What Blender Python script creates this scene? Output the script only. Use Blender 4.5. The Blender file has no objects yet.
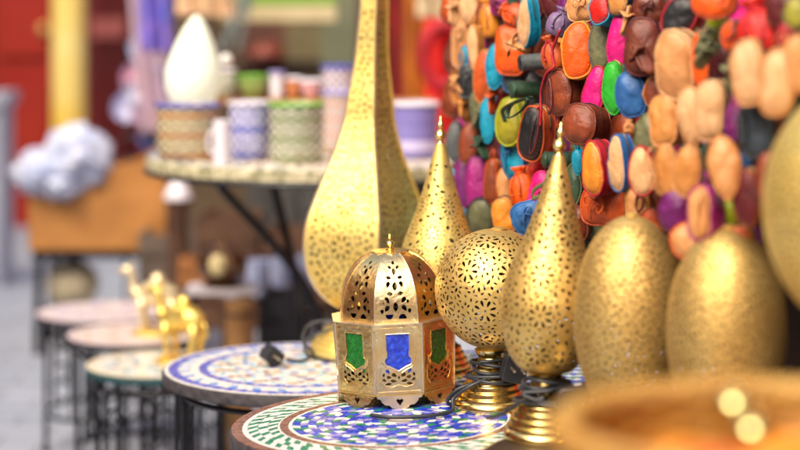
import bpy, math, random
from mathutils import Vector, Matrix, noise
from mathutils.geometry import delaunay_2d_cdt
PI = math.pi
TAU = 2*PI
C = bpy.context.scene.collection
F_PX = 1889.0
CAM_Z = 1.1
HORIZON = 10.0      # height of the eye level in the photograph: a level camera with a lowered (shifted) lens

# ------------------------------------------------------------------ helpers
def at(px, py, Y):
    """world point on the plane y=Y that shows at (px, py) of the 800x450 photograph"""
    return Vector(((px-400)/F_PX*Y, Y, CAM_Z-(py-HORIZON)/F_PX*Y))

def px_w(n, Y): return n*Y/F_PX

def lin(h):
    h = h.lstrip('#'); r = []
    for i in (0, 2, 4):
        c = int(h[i:i+2], 16)/255
        r.append(c/12.92 if c <= .04045 else ((c+.055)/1.055)**2.4)
    return (r[0], r[1], r[2], 1)

MATS = {}
def mat(name, col, rough=.5, metal=0, col2=None, vscale=30, vlo=.35, vhi=.65, bump=0, bscale=200, bdist=.001,
        coat=0, sheen=0, spec=.5, emit=0, sss=0, trans=0, aniso=0, rough2=None, hammer=0, hscale=90):
    if name in MATS: return MATS[name]
    m = bpy.data.materials.new(name); m.use_nodes = True
    nt = m.node_tree; n = nt.nodes; l = nt.links
    p = n['Principled BSDF']
    c1 = lin(col) if isinstance(col, str) else tuple(col)+(1,)
    p.inputs['Base Color'].default_value = c1
    p.inputs['Roughness'].default_value = rough
    p.inputs['Metallic'].default_value = metal
    p.inputs['Specular IOR Level'].default_value = spec
    p.inputs['Coat Weight'].default_value = coat
    p.inputs['Sheen Weight'].default_value = sheen
    p.inputs['Transmission Weight'].default_value = trans
    if emit:
        p.inputs['Emission Color'].default_value = c1
        p.inputs['Emission Strength'].default_value = emit
    tc = n.new('ShaderNodeTexCoord')
    if col2:
        nz = n.new('ShaderNodeTexNoise'); nz.inputs['Scale'].default_value = vscale
        nz.inputs['Detail'].default_value = 5
        l.new(tc.outputs['Object'], nz.inputs['Vector'])
        mr = n.new('ShaderNodeMapRange'); mr.inputs[1].default_value = vlo; mr.inputs[2].default_value = vhi
        l.new(nz.outputs['Fac'], mr.inputs[0])
        mx = n.new('ShaderNodeMix'); mx.data_type = 'RGBA'
        mx.inputs[6].default_value = c1
        mx.inputs[7].default_value = lin(col2) if isinstance(col2, str) else tuple(col2)+(1,)
        l.new(mr.outputs[0], mx.inputs[0]); l.new(mx.outputs[2], p.inputs['Base Color'])
        if rough2 is not None:
            m2 = n.new('ShaderNodeMapRange'); m2.inputs[1].default_value = vlo; m2.inputs[2].default_value = vhi
            m2.inputs[3].default_value = rough; m2.inputs[4].default_value = rough2
            l.new(nz.outputs['Fac'], m2.inputs[0]); l.new(m2.outputs[0], p.inputs['Roughness'])
    last = None
    if bump:
        nb = n.new('ShaderNodeTexNoise'); nb.inputs['Scale'].default_value = bscale; nb.inputs['Detail'].default_value = 4
        l.new(tc.outputs['Object'], nb.inputs['Vector'])
        b = n.new('ShaderNodeBump'); b.inputs['Strength'].default_value = bump; b.inputs['Distance'].default_value = bdist
        l.new(nb.outputs['Fac'], b.inputs['Height']); last = b
    if hammer:
        vo = n.new('ShaderNodeTexVoronoi'); vo.inputs['Scale'].default_value = hscale; vo.feature = 'SMOOTH_F1'
        l.new(tc.outputs['Object'], vo.inputs['Vector'])
        b2 = n.new('ShaderNodeBump'); b2.inputs['Strength'].default_value = hammer; b2.inputs['Distance'].default_value = .002
        l.new(vo.outputs['Distance'], b2.inputs['Height'])
        if last: l.new(last.outputs[0], b2.inputs['Normal'])
        last = b2
    if last: l.new(last.outputs[0], p.inputs['Normal'])
    MATS[name] = m
    return m

class MB:
    def __init__(s): s.v = []; s.f = []; s.m = []; s.s = []
    def add(s, vs, fs, mi=0, smooth=True):
        o = len(s.v); s.v += [tuple(v) for v in vs]
        for i, f in enumerate(fs):
            s.f.append(tuple(o+k for k in f)); s.m.append(mi[i] if isinstance(mi, list) else mi); s.s.append(smooth)
        return s
    def box(s, x0, x1, y0, y1, z0, z1, mi=0, M=None, bev=0):
        vs = [Vector((x, y, z)) for z in (z0, z1) for x, y in ((x0, y0), (x1, y0), (x1, y1), (x0, y1))]
        if M: vs = [M @ v for v in vs]
        return s.add(vs, [(3, 2, 1, 0), (4, 5, 6, 7), (0, 1, 5, 4), (1, 2, 6, 5), (2, 3, 7, 6), (3, 0, 4, 7)], mi, False)
    def lathe(s, prof, n=48, c=(0, 0, 0), mi=0, M=None, wob=0):
        vs = []; fs = []; k = len(prof)
        for i in range(n):
            a = TAU*i/n
            for j, (r, z) in enumerate(prof):
                rr = r*(1+wob*math.sin(3*a+j)) if wob else r
                v = Vector((c[0]+rr*math.cos(a), c[1]+rr*math.sin(a), c[2]+z))
                vs.append(M @ v if M else v)
        for i in range(n):
            for j in range(k-1):
                a0 = i*k+j; b0 = ((i+1) % n)*k+j
                fs.append((a0, b0, b0+1, a0+1))
        if prof[0][0] > 1e-4: fs.append(tuple(((n-1-i)*k) for i in range(n)))
        if prof[-1][0] > 1e-4: fs.append(tuple((i*k+k-1) for i in range(n)))
        return s.add(vs, fs, mi)
    def tube(s, pts, r, n=8, mi=0, closed=False, flat=None, cap=True):
        """r: number or list; flat=(w,t) makes a band"""
        pts = [Vector(p) for p in pts]; k = len(pts); vs = []; fs = []
        up = Vector((0, 0, 1)); nrm = None
        for i, p in enumerate(pts):
            if closed: t = (pts[(i+1) % k]-pts[i-1])
            else: t = pts[min(i+1, k-1)]-pts[max(i-1, 0)]
            if t.length < 1e-9: t = Vector((0, 0, 1))
            t.normalize()
            if nrm is None:
                nrm = t.cross(up)
                if nrm.length < 1e-3: nrm = t.cross(Vector((0, 1, 0)))
                nrm.normalize()
            nrm = (nrm - t*nrm.dot(t))
            if nrm.length < 1e-6: nrm = t.orthogonal()
            nrm.normalize(); b = t.cross(nrm)
            rr = r[i] if isinstance(r, (list, tuple)) else r
            for q in range(n):
                a = TAU*q/n
                if flat: vs.append(p+nrm*math.cos(a)*flat[0]+b*math.sin(a)*flat[1])
                else: vs.append(p+(nrm*math.cos(a)+b*math.sin(a))*rr)
        for i in range(k if closed else k-1):
            j = (i+1) % k
            for q in range(n):
                fs.append((i*n+q, i*n+(q+1) % n, j*n+(q+1) % n, j*n+q))
        if not closed and cap:
            fs.append(tuple(range(n-1, -1, -1))); fs.append(tuple((k-1)*n+q for q in range(n)))
        return s.add(vs, fs, mi)
    def ball(s, c, r, n=16, m=10, mi=0, sc=(1, 1, 1), nz=0, nf=5, M=None):
        vs = []; fs = []
        c = Vector(c)
        for j in range(m+1):
            ph = PI*j/m
            for i in range(n):
                a = TAU*i/n
                d = Vector((math.sin(ph)*math.cos(a)*sc[0], math.sin(ph)*math.sin(a)*sc[1], math.cos(ph)*sc[2]))*r
                if nz: d *= 1+nz*noise.noise((d+c)*nf)
                vs.append(c+(M @ d if M else d))
        for j in range(m):
            for i in range(n):
                fs.append((j*n+i, (j+1)*n+i, (j+1)*n+(i+1) % n, j*n+(i+1) % n))
        return s.add(vs, fs, mi)
    def build(s, name, mats, parent=None, sharp=35, loc=None):
        me = bpy.data.meshes.new(name)
        me.from_pydata(s.v, [], s.f)
        if not isinstance(mats, (list, tuple)): mats = [mats]
        for m in mats: me.materials.append(m)
        me.polygons.foreach_set('material_index', s.m)
        me.polygons.foreach_set('use_smooth', s.s)
        me.update()
        if sharp: me.set_sharp_from_angle(angle=math.radians(sharp))
        me.validate()
        o = bpy.data.objects.new(name, me); C.objects.link(o)
        if parent: o.parent = parent
        if loc is not None: o.location = loc
        return o

def tag(o, label, cat, group=None):
    o['label'] = label; o['category'] = cat
    if group: o['group'] = group
    return o
def thing(name, label, cat, loc=(0, 0, 0), rot=(0, 0, 0), group=None):
    o = bpy.data.objects.new(name, None); C.objects.link(o)
    o.location = loc; o.rotation_euler = rot; o.empty_display_size = .02
    return tag(o, label, cat, group)
def struct(o): o['kind'] = 'structure'; return o

def smooth_prof(pts, n=60):
    """Catmull-Rom through (r,z) points, resampled by arc length"""
    P = [Vector(p) for p in pts]; P = [2*P[0]-P[1]]+P+[2*P[-1]-P[-2]]
    out = []
    for i in range(1, len(P)-2):
        for k in range(24):
            t = k/24
            a, b, c, d = P[i-1], P[i], P[i+1], P[i+2]
            out.append(.5*((2*b)+(c-a)*t+(2*a-5*b+4*c-d)*t*t+(3*b-a-3*c+d)*t**3))
    out.append(P[-2])
    L = [0]
    for i in range(1, len(out)): L.append(L[-1]+(out[i]-out[i-1]).length)
    return out, L
class Prof:
    def __init__(s, pts): s.o, s.L = smooth_prof(pts); s.S = s.L[-1]
    def __call__(s, t):
        t = max(0, min(s.S, t)); lo, hi = 0, len(s.L)-1
        while hi-lo > 1:
            m = (lo+hi)//2
            if s.L[m] <= t: lo = m
            else: hi = m
        d = s.L[hi]-s.L[lo]
        k = (t-s.L[lo])/d if d > 0 else 0
        return s.o[lo].lerp(s.o[hi], k)
    def s_at_z(s, z):
        best = min(range(len(s.o)), key=lambda i: abs(s.o[i].y-z)); return s.L[best]

def sheet(outline, holes, F, N, th, step, extra_edges=(), bulk=None, uscale=1.0, edge_step=None):
    """thin curved metal sheet with real holes: outline/holes are 2D polygons, F maps 2D->3D, N gives the normal"""
    V = []; E = []; Fc = []
    def ccw(p):
        p = list(p); ar = sum(p[i][0]*p[(i+1) % len(p)][1]-p[(i+1) % len(p)][0]*p[i][1] for i in range(len(p)))
        return p if ar > 0 else p[::-1]
    outline = ccw(outline); holes = [ccw(h) for h in holes]
    def dens(poly, st):
        out = []
        for i in range(len(poly)):
            a, b = Vector(poly[i]), Vector(poly[(i+1) % len(poly)])
            n = max(1, int((b-a).length/st))
            out += [a.lerp(b, k/n) for k in range(n)]
        return out
    o = dens(outline, edge_step or step); V += o; Fc.append(list(range(len(o))))
    for h in holes:
        b = len(V); V += [Vector(p) for p in h]; Fc.append(list(range(b, len(V))))
    for a, b in extra_edges:
        a = Vector(a); b = Vector(b); n = max(1, int((b-a).length/step)); st = len(V)
        V += [a.lerp(b, (k+.001)/n*.998) for k in range(n+1)]
        E += [(st+k, st+k+1) for k in range(n)]
    xs = [p[0] for p in outline]; ys = [p[1] for p in outline]
    y = min(ys)+step*.5; row = 0
    while y < max(ys):
        x = min(xs)+step*(.5 if row % 2 else 1)*uscale
        while x < max(xs)-step*.3*uscale:
            V.append(Vector((x, y))); x += step*uscale
        y += step*.87; row += 1
    V = [Vector((v[0], v[1])) for v in V]
    vo, eo, fo, ov, oe, of = delaunay_2d_cdt(V, E, Fc, 0, 1e-6)
    keep = [f for f, src in zip(fo, of) if 0 in src and len(src) == 1]
    mb = MB()
    P = [F(v[0], v[1]) for v in vo]; Q = [p-N(v[0], v[1])*th for p, v in zip(P, vo)]
    used = sorted({i for f in keep for i in f}); idx = {k: i for i, k in enumerate(used)}
    # orientation test
    f = keep[len(keep)//2]; nn = (P[f[1]]-P[f[0]]).cross(P[f[2]]-P[f[0]])
    flip = nn.dot(N(vo[f[0]][0], vo[f[0]][1])) < 0
    fs = [tuple(idx[i] for i in (reversed(f) if flip else f)) for f in keep]
    mb.add([P[i] for i in used], fs, 0)
    mb.add([Q[i] for i in used], [tuple(reversed(f)) for f in fs], 1)
    cnt = {}
    for f in fs:
        for a, b in zip(f, f[1:]+f[:1]): cnt[(a, b)] = 1
    rv = []; rf = []
    for (a, b) in cnt:
        if (b, a) not in cnt:
            k = len(rv); rv += [P[used[a]], P[used[b]], Q[used[b]], Q[used[a]]]; rf.append((k+3, k+2, k+1, k))
    mb.add(rv, rf, 2, False)
    return mb

def leaf(L, w, n=4):
    up = [(-L/2+L*k/n, w/2*math.sin(PI*k/n)) for k in range(n+1)]
    return up + [(x, -y) for x, y in reversed(up[1:-1])]
def drop(L, w):
    return [(-L/2, 0), (-L*.15, -w*.38), (L*.22, -w*.5), (L*.45, -w*.28), (L/2, 0), (L*.45, w*.28), (L*.22, w*.5), (-L*.15, w*.38)]
def xf(poly, cx, cy, a):
    c, s = math.cos(a), math.sin(a)
    return [(cx+x*c-y*s, cy+x*s+y*c) for x, y in poly]

exec_order = []

# ------------------------------------------------------------------ metals
BRASS = mat('brass', (.82, .59, .20), .43, .85, col2=(.66, .44, .13), vscale=34, rough2=.55, bump=.55, bscale=170, bdist=.0012, hammer=.35, hscale=150)
BRASS_PALE = mat('pale_brass', (.86, .67, .22), .42, .72, col2=(.78, .56, .15), vscale=24, rough2=.52, bump=.5, bscale=150, bdist=.0012, hammer=.30, hscale=130)
BRASS_OLD = mat('old_brass', (.74, .52, .18), .48, .85, col2=(.56, .37, .12), vscale=26, rough2=.6, bump=.5, bscale=180, bdist=.0012, hammer=.3, hscale=140)
BRASS_POL = mat('polished_brass', (.98, .76, .30), .17, 1, col2=(.92, .66, .20), vscale=30, rough2=.28, bump=.1, bscale=120, bdist=.0006)
INNER = mat('aged_shaded_inside', (.035, .018, .009), .85, 0, col2=(.018, .012, .007), vscale=40, spec=.1)  # aged inner wall, coloured near black so the holes look shaded
INNER2 = mat('brown_shaded_inside', (.16, .09, .03), .8, .2, col2=(.10, .06, .02), vscale=40)  # egg lamp insides: the inner shade painted as a milder brown
EDGE = mat('cut_edge', (.36, .22, .07), .5, .8)
SILVER = mat('silver_solder', (.95, .89, .76), .30, 1, col2=(.90, .72, .50), vscale=45, rough2=.42, bump=.4, bscale=240, bdist=.0008)
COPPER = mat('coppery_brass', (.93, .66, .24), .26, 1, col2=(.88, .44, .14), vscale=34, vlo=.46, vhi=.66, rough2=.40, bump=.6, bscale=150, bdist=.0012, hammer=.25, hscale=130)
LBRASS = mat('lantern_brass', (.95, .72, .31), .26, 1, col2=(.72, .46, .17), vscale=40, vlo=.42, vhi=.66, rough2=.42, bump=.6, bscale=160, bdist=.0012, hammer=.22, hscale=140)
CABLE = mat('cable_rubber', '#2a2d33', .42, 0, bump=.1, bscale=90)
PLUGM = mat('black_plastic', '#1c1d22', .38, 0, col2='#26272d', vscale=60)
WHITEINK = mat('white_print', '#c9ccd2', .5)

LBRASS_LIT = mat('lit_lantern_brass', (.95, .77, .42), .27, 1, col2=(.86, .62, .27), vscale=38, vlo=.42, vhi=.64, rough2=.40, bump=.5, bscale=170, bdist=.0012, hammer=.22, hscale=140)  # copy of the lantern brass for the front, brightened in colour as if lit

# ------------------------------------------------------------------ pierced lamps
def pierced_shade(name, parent, prof_pts, s0z, s1z, style, seed, mats, facets=0, frot=0, lean=0, pivot=.08, step=.006, th=.0011, zrot=0, rz=0):
    rnd = random.Random(seed)
    pr = Prof(prof_pts); S = pr.S; RR = max(p.x for p in pr.o)
    cl, sl = math.cos(lean), math.sin(lean)
    def mult(t):
        if not facets: return 1
        w = TAU/facets; a = (t-frot) % w - w/2
        k = math.cos(w/2)/math.cos(a)
        return k
    def G(t, s):
        p = pr(s); r = p.x*mult(t); z = p.y
        x, y = r*math.cos(t), r*math.sin(t)
        zz = z-pivot
        return Vector((x*cl+zz*sl, y, pivot+zz*cl-x*sl))
    def NN(t, s):
        e = .004
        if facets:
            w = TAU/facets; k = math.floor((t-frot)/w); tm = frot+(k+.5)*w
            a = G(tm+e, s)-G(tm-e, s)
        else: a = G(t+e, s)-G(t-e, s)
        b = G(t, min(S, s+.0008))-G(t, max(0, s-.0008))
        n = a.cross(b)
        if n.length < 1e-12: return Vector((0, 0, 1))
        return n.normalized()
    smin, smax = pr.s_at_z(s0z), pr.s_at_z(s1z)
    T0 = PI/2 - PI; T1 = T0+TAU         # seam at the side away from the camera
    T0, T1 = PI/2, PI/2+TAU
    holes = []; occ = {}
    cell = .006
    def key(p): return (int(p.x//cell), int(p.y//cell), int(p.z//cell))
    def free(pts):
        for p, r in pts:
            k = key(p)
            for dx in (-1, 0, 1):
                for dy in (-1, 0, 1):
                    for dz in (-1, 0, 1):
                        for q, rr in occ.get((k[0]+dx, k[1]+dy, k[2]+dz), ()):
                            if (p-q).length < r+rr: return False
        return True
    def put(poly, tc, sc, L, w, a, gap=.0010):
        out = []
        for x, y in poly:
            s = sc+y
            if s < smin or s > smax: return False
            r = max(.004, pr(s).x); t = tc+x/r
            if t < T0+.03 or t > T1-.03: return False
            if facets:
                ww = TAU/facets; d = ((t-frot) % ww); d = min(d, ww-d)*r
                if d < .0035+.02*r: return False
            out.append((t*RR, s))
        cs = []
        for k in (-.36, 0, .36):
            x, y = L*k*math.cos(a), L*k*math.sin(a)
            s = sc+y; cs.append((G(tc+x/max(.004, pr(s).x), s), w*.5*(1 if k == 0 else .8)+gap))
        # centre of this hole relative offset
        return out, cs
    def place(shape, L, w, a, ox, oy, tc, sc, gap=.0010):
        s = sc+oy
        if not (smin < s < smax): return False
        r = max(.004, pr(s).x); t = tc+ox/r
        poly = xf(shape(L, w), 0, 0, a)
        res = put(poly, t, s, L, w, a, gap)
        if not res: return False
        out, cs = res
        if not free(cs): return False
        holes.append(out)
        for c in cs: occ.setdefault(key(c[0]), []).append(c)
        return True
    def rosette(tc, sc, R, n, ph=0):
        place(leaf, .16*R, .15*R, 0, 0, 0, tc, sc, .0003)
        for i in range(n):
            a = ph+TAU*i/n
            place(drop, .36*R, .15*R, a, .40*R*math.cos(a), .40*R*math.sin(a), tc, sc, .0003)
            b = a+PI/n
            place(leaf, .24*R, .085*R, b+PI/2, .62*R*math.cos(b), .62*R*math.sin(b), tc, sc, .0003)
        m = n*2
        for i in range(m):
            a = ph+TAU*(i+.5)/m
            place(leaf, .23*R, .10*R, a+PI/2+(.5 if i % 2 else -.5), .88*R*math.cos(a), .88*R*math.sin(a), tc, sc, .0003)
    L0, W0, gap, Rr, rows = style
    s = smin+Rr*.8; row = 0
    while Rr and s < smax-Rr*.5:
        r = pr(s).x; circ = TAU*r; k = max(3, int(circ/(Rr*2.15)))
        if facets:
            w = TAU/facets
            for q in range(facets):
                tm = frot+(q+.5)*w; half = r*math.sin(w/2)
                nn = 2 if half > Rr*1.9 else 1
                for z in range(nn):
                    off = 0 if nn == 1 else (z-.5)*Rr*2.02
                    t = tm+off/r
                    while t < T0: t += TAU
                    while t > T1: t -= TAU
                    if half > Rr*.7: rosette(t, s, min(Rr, half*.8), 8, PI/8)
        else:
            for q in range(k):
                rosette(T0+TAU*(q+.5*(row % 2)+.25)/k, s, Rr*(1 if r > Rr*1.2 else .6), 8, PI/8*(row % 2))
        s += Rr*1.9; row += 1
    # fill what is left with small leaves that swirl
    tries = rows
    for i in range(tries):
        s = rnd.uniform(smin, smax)
        if rnd.random() > (pr(s).x/RR): continue
        t = rnd.uniform(T0, T1)
        a = 2.2*math.sin(s*60)+1.6*math.cos(3*t)+rnd.choice((0, PI/2))+rnd.uniform(-.5, .5)
        L = L0*rnd.uniform(.6, 1.15); w = W0*rnd.uniform(.75, 1.15)
        place(leaf if rnd.random() < .75 else drop, L, w, a, 0, 0, t, s, gap)
    def F(u, s): return G(u/RR, s)
    def Nn(u, s): return NN(u/RR, s)
    extra = []
    if facets:
        w = TAU/facets; k0 = math.ceil((T0-frot)/w)
        for q in range(facets):
            t = frot+(k0+q)*w
            if T0+1e-3 < t < T1-1e-3: extra.append(((t*RR, .0005), (t*RR, S-.0005)))
    mb = sheet([(T0*RR, 0), (T1*RR, 0), (T1*RR, S), (T0*RR, S)], holes, F, Nn, th, step, extra)
    o = mb.build(name, mats, parent, sharp=28)
    return o, G, pr

def base_mb(k=1.0, h=.083, steps=4, R=.052):
    prof = [(0, 0), (R, 0), (R*1.02, .003*k), (R*1.01, .008*k), (R*.96, .011*k)]
    z = .011*k; r = R*.94
    steps = min(steps, 4)
    for i in range(steps):
        dr = R*.34/steps
        prof += [(r, z+.001*k), (r*1.01, z+.0040*k), (r-.0008*k, z+.0068*k), (r-dr*.85, z+.0082*k)]
        z += .0086*k; r -= dr
    hh = h-.012*k-z
    prof += [(r*.96, z+.001*k), (r*.80, z+hh*.22), (r*.62, z+hh*.50), (.0195*k, z+hh*.80), (.0172*k, h-.012*k), (.021*k, h-.006*k), (.023*k, h-.001*k), (.019*k, h+.002*k)]
    return MB().lathe(prof, 56)

def finial_mb(c, k=1.0, tilt=0):
    M = Matrix.Translation(c) @ Matrix.Rotation(tilt, 4, 'Y')
    prof = [(.0062, -.003), (.0068, 0), (.0052, .003), (.0050, .006), (.0085, .010), (.0105, .0155), (.0085, .021), (.0042, .0245),
            (.0036, .028), (.0056, .0315), (.0060, .035), (.0036, .0385), (.0026, .043), (.0010, .049), (0, .050)]
    return MB().lathe([(r*k, z*k) for r, z in prof], 24, M=M)

def cord(parent, pts, r=.0027, name='cable'):
    P = [Vector(p) for p in pts]; P = [2*P[0]-P[1]]+P+[2*P[-1]-P[-2]]; out = []
    for i in range(1, len(P)-2):
        for k in range(8):
            t = k/8; a, b, c, d = P[i-1:i+3]
            out.append(.5*((2*b)+(c-a)*t+(2*a-5*b+4*c-d)*t*t+(3*b-a-3*c+d)*t**3))
    out.append(P[-2])
    return MB().tube(out, r, 8).build(name, CABLE, parent, sharp=0)

def plug(parent, loc, rot, w=.024, d=.016, h=.022):
    """square moulded plug with its two pins and print"""
    M = Matrix.Translation(loc) @ Matrix.Rotation(rot[2], 4, 'Z') @ Matrix.Rotation(rot[1], 4, 'Y') @ Matrix.Rotation(rot[0], 4, 'X')
    mb = MB(); a, b = w/2, h/2
    ring = lambda q, y, zz=0: [Vector((x*q, y, z*q+zz)) for x, z in ((-a, -b*.8), (-a*.8, -b), (a*.8, -b), (a, -b*.8), (a, b*.8), (a*.8, b), (-a*.8, b), (-a, b*.8))]
    L = [ring(.9, -d/2), ring(1, -d/2+.0015), ring(1, d/2-.004), ring(.8, d/2), ring(.3, d/2+.006), ring(.22, d/2+.014)]
    vs = [M @ v for l in L for v in l]; fs = [tuple(range(8))]
    for j in range(len(L)-1):
        for i in range(8): fs.append((j*8+i, (j+1)*8+i, (j+1)*8+(i+1) % 8, j*8+(i+1) % 8))
    fs.append(tuple(len(vs)-1-i for i in range(8)))
    mb.add(vs, fs, 0)
    o = mb.build('plug', PLUGM, parent, sharp=30)
    p = MB()
    for sx in (-1, 1):
        c = [M @ Vector((sx*w*.22, -d/2-k*.016, 0)) for k in (0, .5, 1)]
        p.tube(c, .0019, 8)
    p.build('pin', SILVER, o)
    q = MB()
    q.box(a*.1, a*.55, -d*.1, d*.12, b+.0002, b+.0006, M=M)
    q.build('printed_mark', WHITEINK, o)
    return o

def wound(r, z0, turns, dz, ph=0, n=14, wob=.0035, seed=1):
    rnd = random.Random(seed); out = []
    N = int(turns*n)
    for i in range(N+1):
        a = ph+TAU*i/n
        rr = r+wob*math.sin(2.3*a+seed)+rnd.uniform(-.0006, .0006)+.001*(i/N)
        out.append((rr*math.cos(a), rr*math.sin(a), z0+dz*i/n+.0022*math.sin(a*1.4+seed)))
    return out

TEAR = [(.018, .083), (.034, .088), (.049, .107), (.0585, .135), (.062, .161), (.0605, .182), (.0535, .210), (.0425, .237), (.032, .268), (.023, .298), (.0155, .325), (.0095, .347), (.0068, .357)]
def cone_lamp(label, loc, lean, k, seed, mats, base_m, group, hm, rot=0):
    t = thing('pierced_lamp', label, 'lamp', loc, (0, 0, rot), group)
    base_mb().build('base', base_m, t)
    o, G, pr = pierced_shade('shade', t, TEAR, .094, .335, hm, seed, mats, lean=lean)
    top = G(0, pr.S)*.5+G(PI, pr.S)*.5
    finial_mb(top, .84, lean).build('finial', base_m, t)
    return t, G, pr

# ------------------------------------------------------------------ mosaic tables
def glaze(name, c, c2): return mat(name, c, .22, 0, col2=c2, vscale=90, rough2=.38, bump=.2, bscale=120, bdist=.0006, spec=.5)
TILE = {k: glaze('glaze_'+k, a, b) for k, (a, b) in dict(
    white=('#e9e6df', '#d5d3d0'), cobalt=('#1c2fb0', '#2b50c8'), green=('#0c6a50', '#1c8a6a'), lilac=('#7d76b8', '#938fca'),
    brown=('#6c483c', '#8c6252'), aqua=('#6fb7cf', '#9acbd9'), ochre=('#c89a45', '#b88235'), teal=('#15707c', '#2b8c93'),
    sky=('#5f8fd0', '#7fa6dc'), rose=('#ddccd0', '#d2bcc4'), cream=('#e6dcc4', '#d8cbb0'), slate=('#5c6a80', '#707c90')).items()}
GROUT = mat('grout', '#c9c2b8', .85, 0, col2='#a9a196', vscale=60, bump=.4, bscale=300, bdist=.0005)
STONE_EDGE = mat('table_edge_cement', '#232229', .6, 0, col2='#454043', vscale=60, rough2=.75, bump=.6, bscale=150, bdist=.0012)
IRON = mat('black_iron', '#17181c', .42, .5, col2='#24262c', vscale=40, bump=.3, bscale=200, bdist=.0006)

def mosaic_mb(rings, names, seed, gap=.0008, h=.0010):
    rnd = random.Random(seed); mb = MB()
    for (r0, r1, n, cols, skew, ph) in rings:
        for i in range(n):
            c = cols[i % len(cols)]
            if c is None: continue
            a0 = TAU*(i+ph)/n; a1 = TAU*(i+1+ph)/n
            rm = (r0+r1)/2; ga = gap/2/rm
            ja = rnd.uniform(-.10, .10)*(a1-a0)*.5
            sk = skew*(a1-a0); K = 3 if (a1-a0)*r1 > .012 else 2
            inner = [(r0+gap/2, a0+ga+ja+(a1-a0-2*ga)*k/K) for k in range(K+1)]
            outer = [(r1-gap/2+rnd.uniform(-.0002, .0002), a0+ga+sk+ja+(a1-a0-2*ga)*k/K) for k in range(K+1)]
            tx, ty = rnd.uniform(-.02, .02), rnd.uniform(-.02, .02); zz = h+rnd.uniform(-.0002, .0002)
            P = []
            cx = rm*math.cos((a0+a1)/2+sk/2); cy = rm*math.sin((a0+a1)/2+sk/2)
            for r, a in inner+outer[::-1]:
                x, y = r*math.cos(a), r*math.sin(a)
                P.append((x, y, zz+tx*(x-cx)+ty*(y-cy)))
            m = len(P)
            mb.add(P+[(x, y, -.0005) for x, y, z in P], [tuple(reversed(range(m)))[::-1]]+[(k, k+m, (k+1) % m+m, (k+1) % m) for k in range(m)], names.index(c), False)
    return mb

def table_legs(t, r, z, n=4, rod=.0055, grille=0, ph=.4, brace=True):
    mb = MB()
    tk = .0
    for i in range(n):
        a = ph+TAU*i/n
        x, y = r*.86*math.cos(a), r*.86*math.sin(a)
        m = MB(); m.tube([(x, y, -z), (x, y, -z+.02), (x, y, -.028)], rod, 8)
        m.ball((x, y, -z+.004), rod*1.9, 10, 6)
        m.build('leg', IRON, t)
    for zz in ([-.036] + ([-z*.72] if brace else [])):
        pts = [(r*.86*math.cos(TAU*k/48), r*.86*math.sin(TAU*k/48), zz) for k in range(48)]
        MB().tube(pts, rod*.8, 6, closed=True).build('ring_brace', IRON, t)
    if grille:
        g = MB()
        for i in range(grille):
            a = TAU*i/grille
            x, y = r*.86*math.cos(a), r*.86*math.sin(a)
            g.tube([(x, y, -z*.72), (x, y, -.036)], rod*.45, 6)
            if i % 2 == 0:
                a2 = a+TAU/grille; cx, cy = r*.86*math.cos((a+a2)/2), r*.86*math.sin((a+a2)/2)
                tx, ty = -math.sin((a+a2)/2), math.cos((a+a2)/2)
                rr = r*.86*TAU/grille*.45
                for zc in (-z*.25, -z*.5):
                    g.tube([(cx+tx*rr*math.cos(b), cy+ty*rr*math.cos(b), zc+rr*math.sin(b)) for b in [TAU*k/12 for k in range(12)]], rod*.4, 5, closed=True)
        g.build('grille', IRON, t)

def mosaic_table(name, label, loc, r, rings, seed, thick=.024, roll=0, group=None, legs=True, grille=0, edge=None, n=4, ph=.4, rod=.0055, top_mat=None):
    t = thing(name, label, 'table', loc, (0, roll, 0), group)
    prof = [(0, -thick), (r*.97, -thick), (r, -thick+.004), (r+.0005, -.003), (r-.001, -.0006), (r-.003, -.0002), (0, -.0002)]
    MB().lathe(prof, 96).build('table_top', edge or STONE_EDGE, t)
    MB().lathe([(0, 0), (r-.004, 0), (r-.004, .0003), (0, .0003)], 96).build('grout_bed', top_mat or GROUT, t)
    names = sorted({c for q in rings for c in q[3] if c})
    o = mosaic_mb(rings, names, seed).build('mosaic', [TILE[k] for k in names], t, sharp=0, loc=(0, 0, .0006))
    table_legs(t, r, loc[2], n, rod, grille, ph)
    return t

def ringset(r0, r1, step, tile_w, pats, skew=.5):
    out = []; r = r1; i = 0
    while r-step > r0:
        p = pats[i % len(pats)]
        n = max(len(p), int(TAU*(r-step/2)/tile_w/len(p))*len(p))
        out.append((r-step, r, n, p, skew*(1 if i % 2 else -1), .5*(i % 2))); r -= step; i += 1
    return out

# near table, tilted a little, its right side high
R1 = .234
W, B_, G_, Li, Br = 'white', 'cobalt', 'green', 'lilac', 'brown'
rings1 = [(.2165, .2315, 110, [Br], .0, 0), (.2090, .2162, 90, [W], 0, 0)]
rings1 += [(.1950, .2086, 104, [G_, W], 1.0, 0), (.1815, .1946, 98, [W, G_, W], .8, .4), (.1680, .1811, 92, [W, G_], 1.0, .1), (.1650, .1678, 90, [W], 0, 0)]
rings1 += [(.1535, .1648, 96, [Br], 0, 0), (.1480, .1532, 90, [W], 0, 0)]
rings1 += ringset(.012, .1478, .0108, .0132, [[B_, W, G_, B_], [W, Li, B_, G_], [B_, W, Li, B_], [W, G_, B_, Li], [Li, B_, W, B_]], .35)
T1 = mosaic_table('mosaic_table', 'near round mosaic table with brown, green and cobalt tile rings under the windowed lantern', (0, 2.596, .535), R1, rings1, 3, roll=-math.radians(2.2), group='round mosaic tables', rod=.006, ph=.9)

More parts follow.
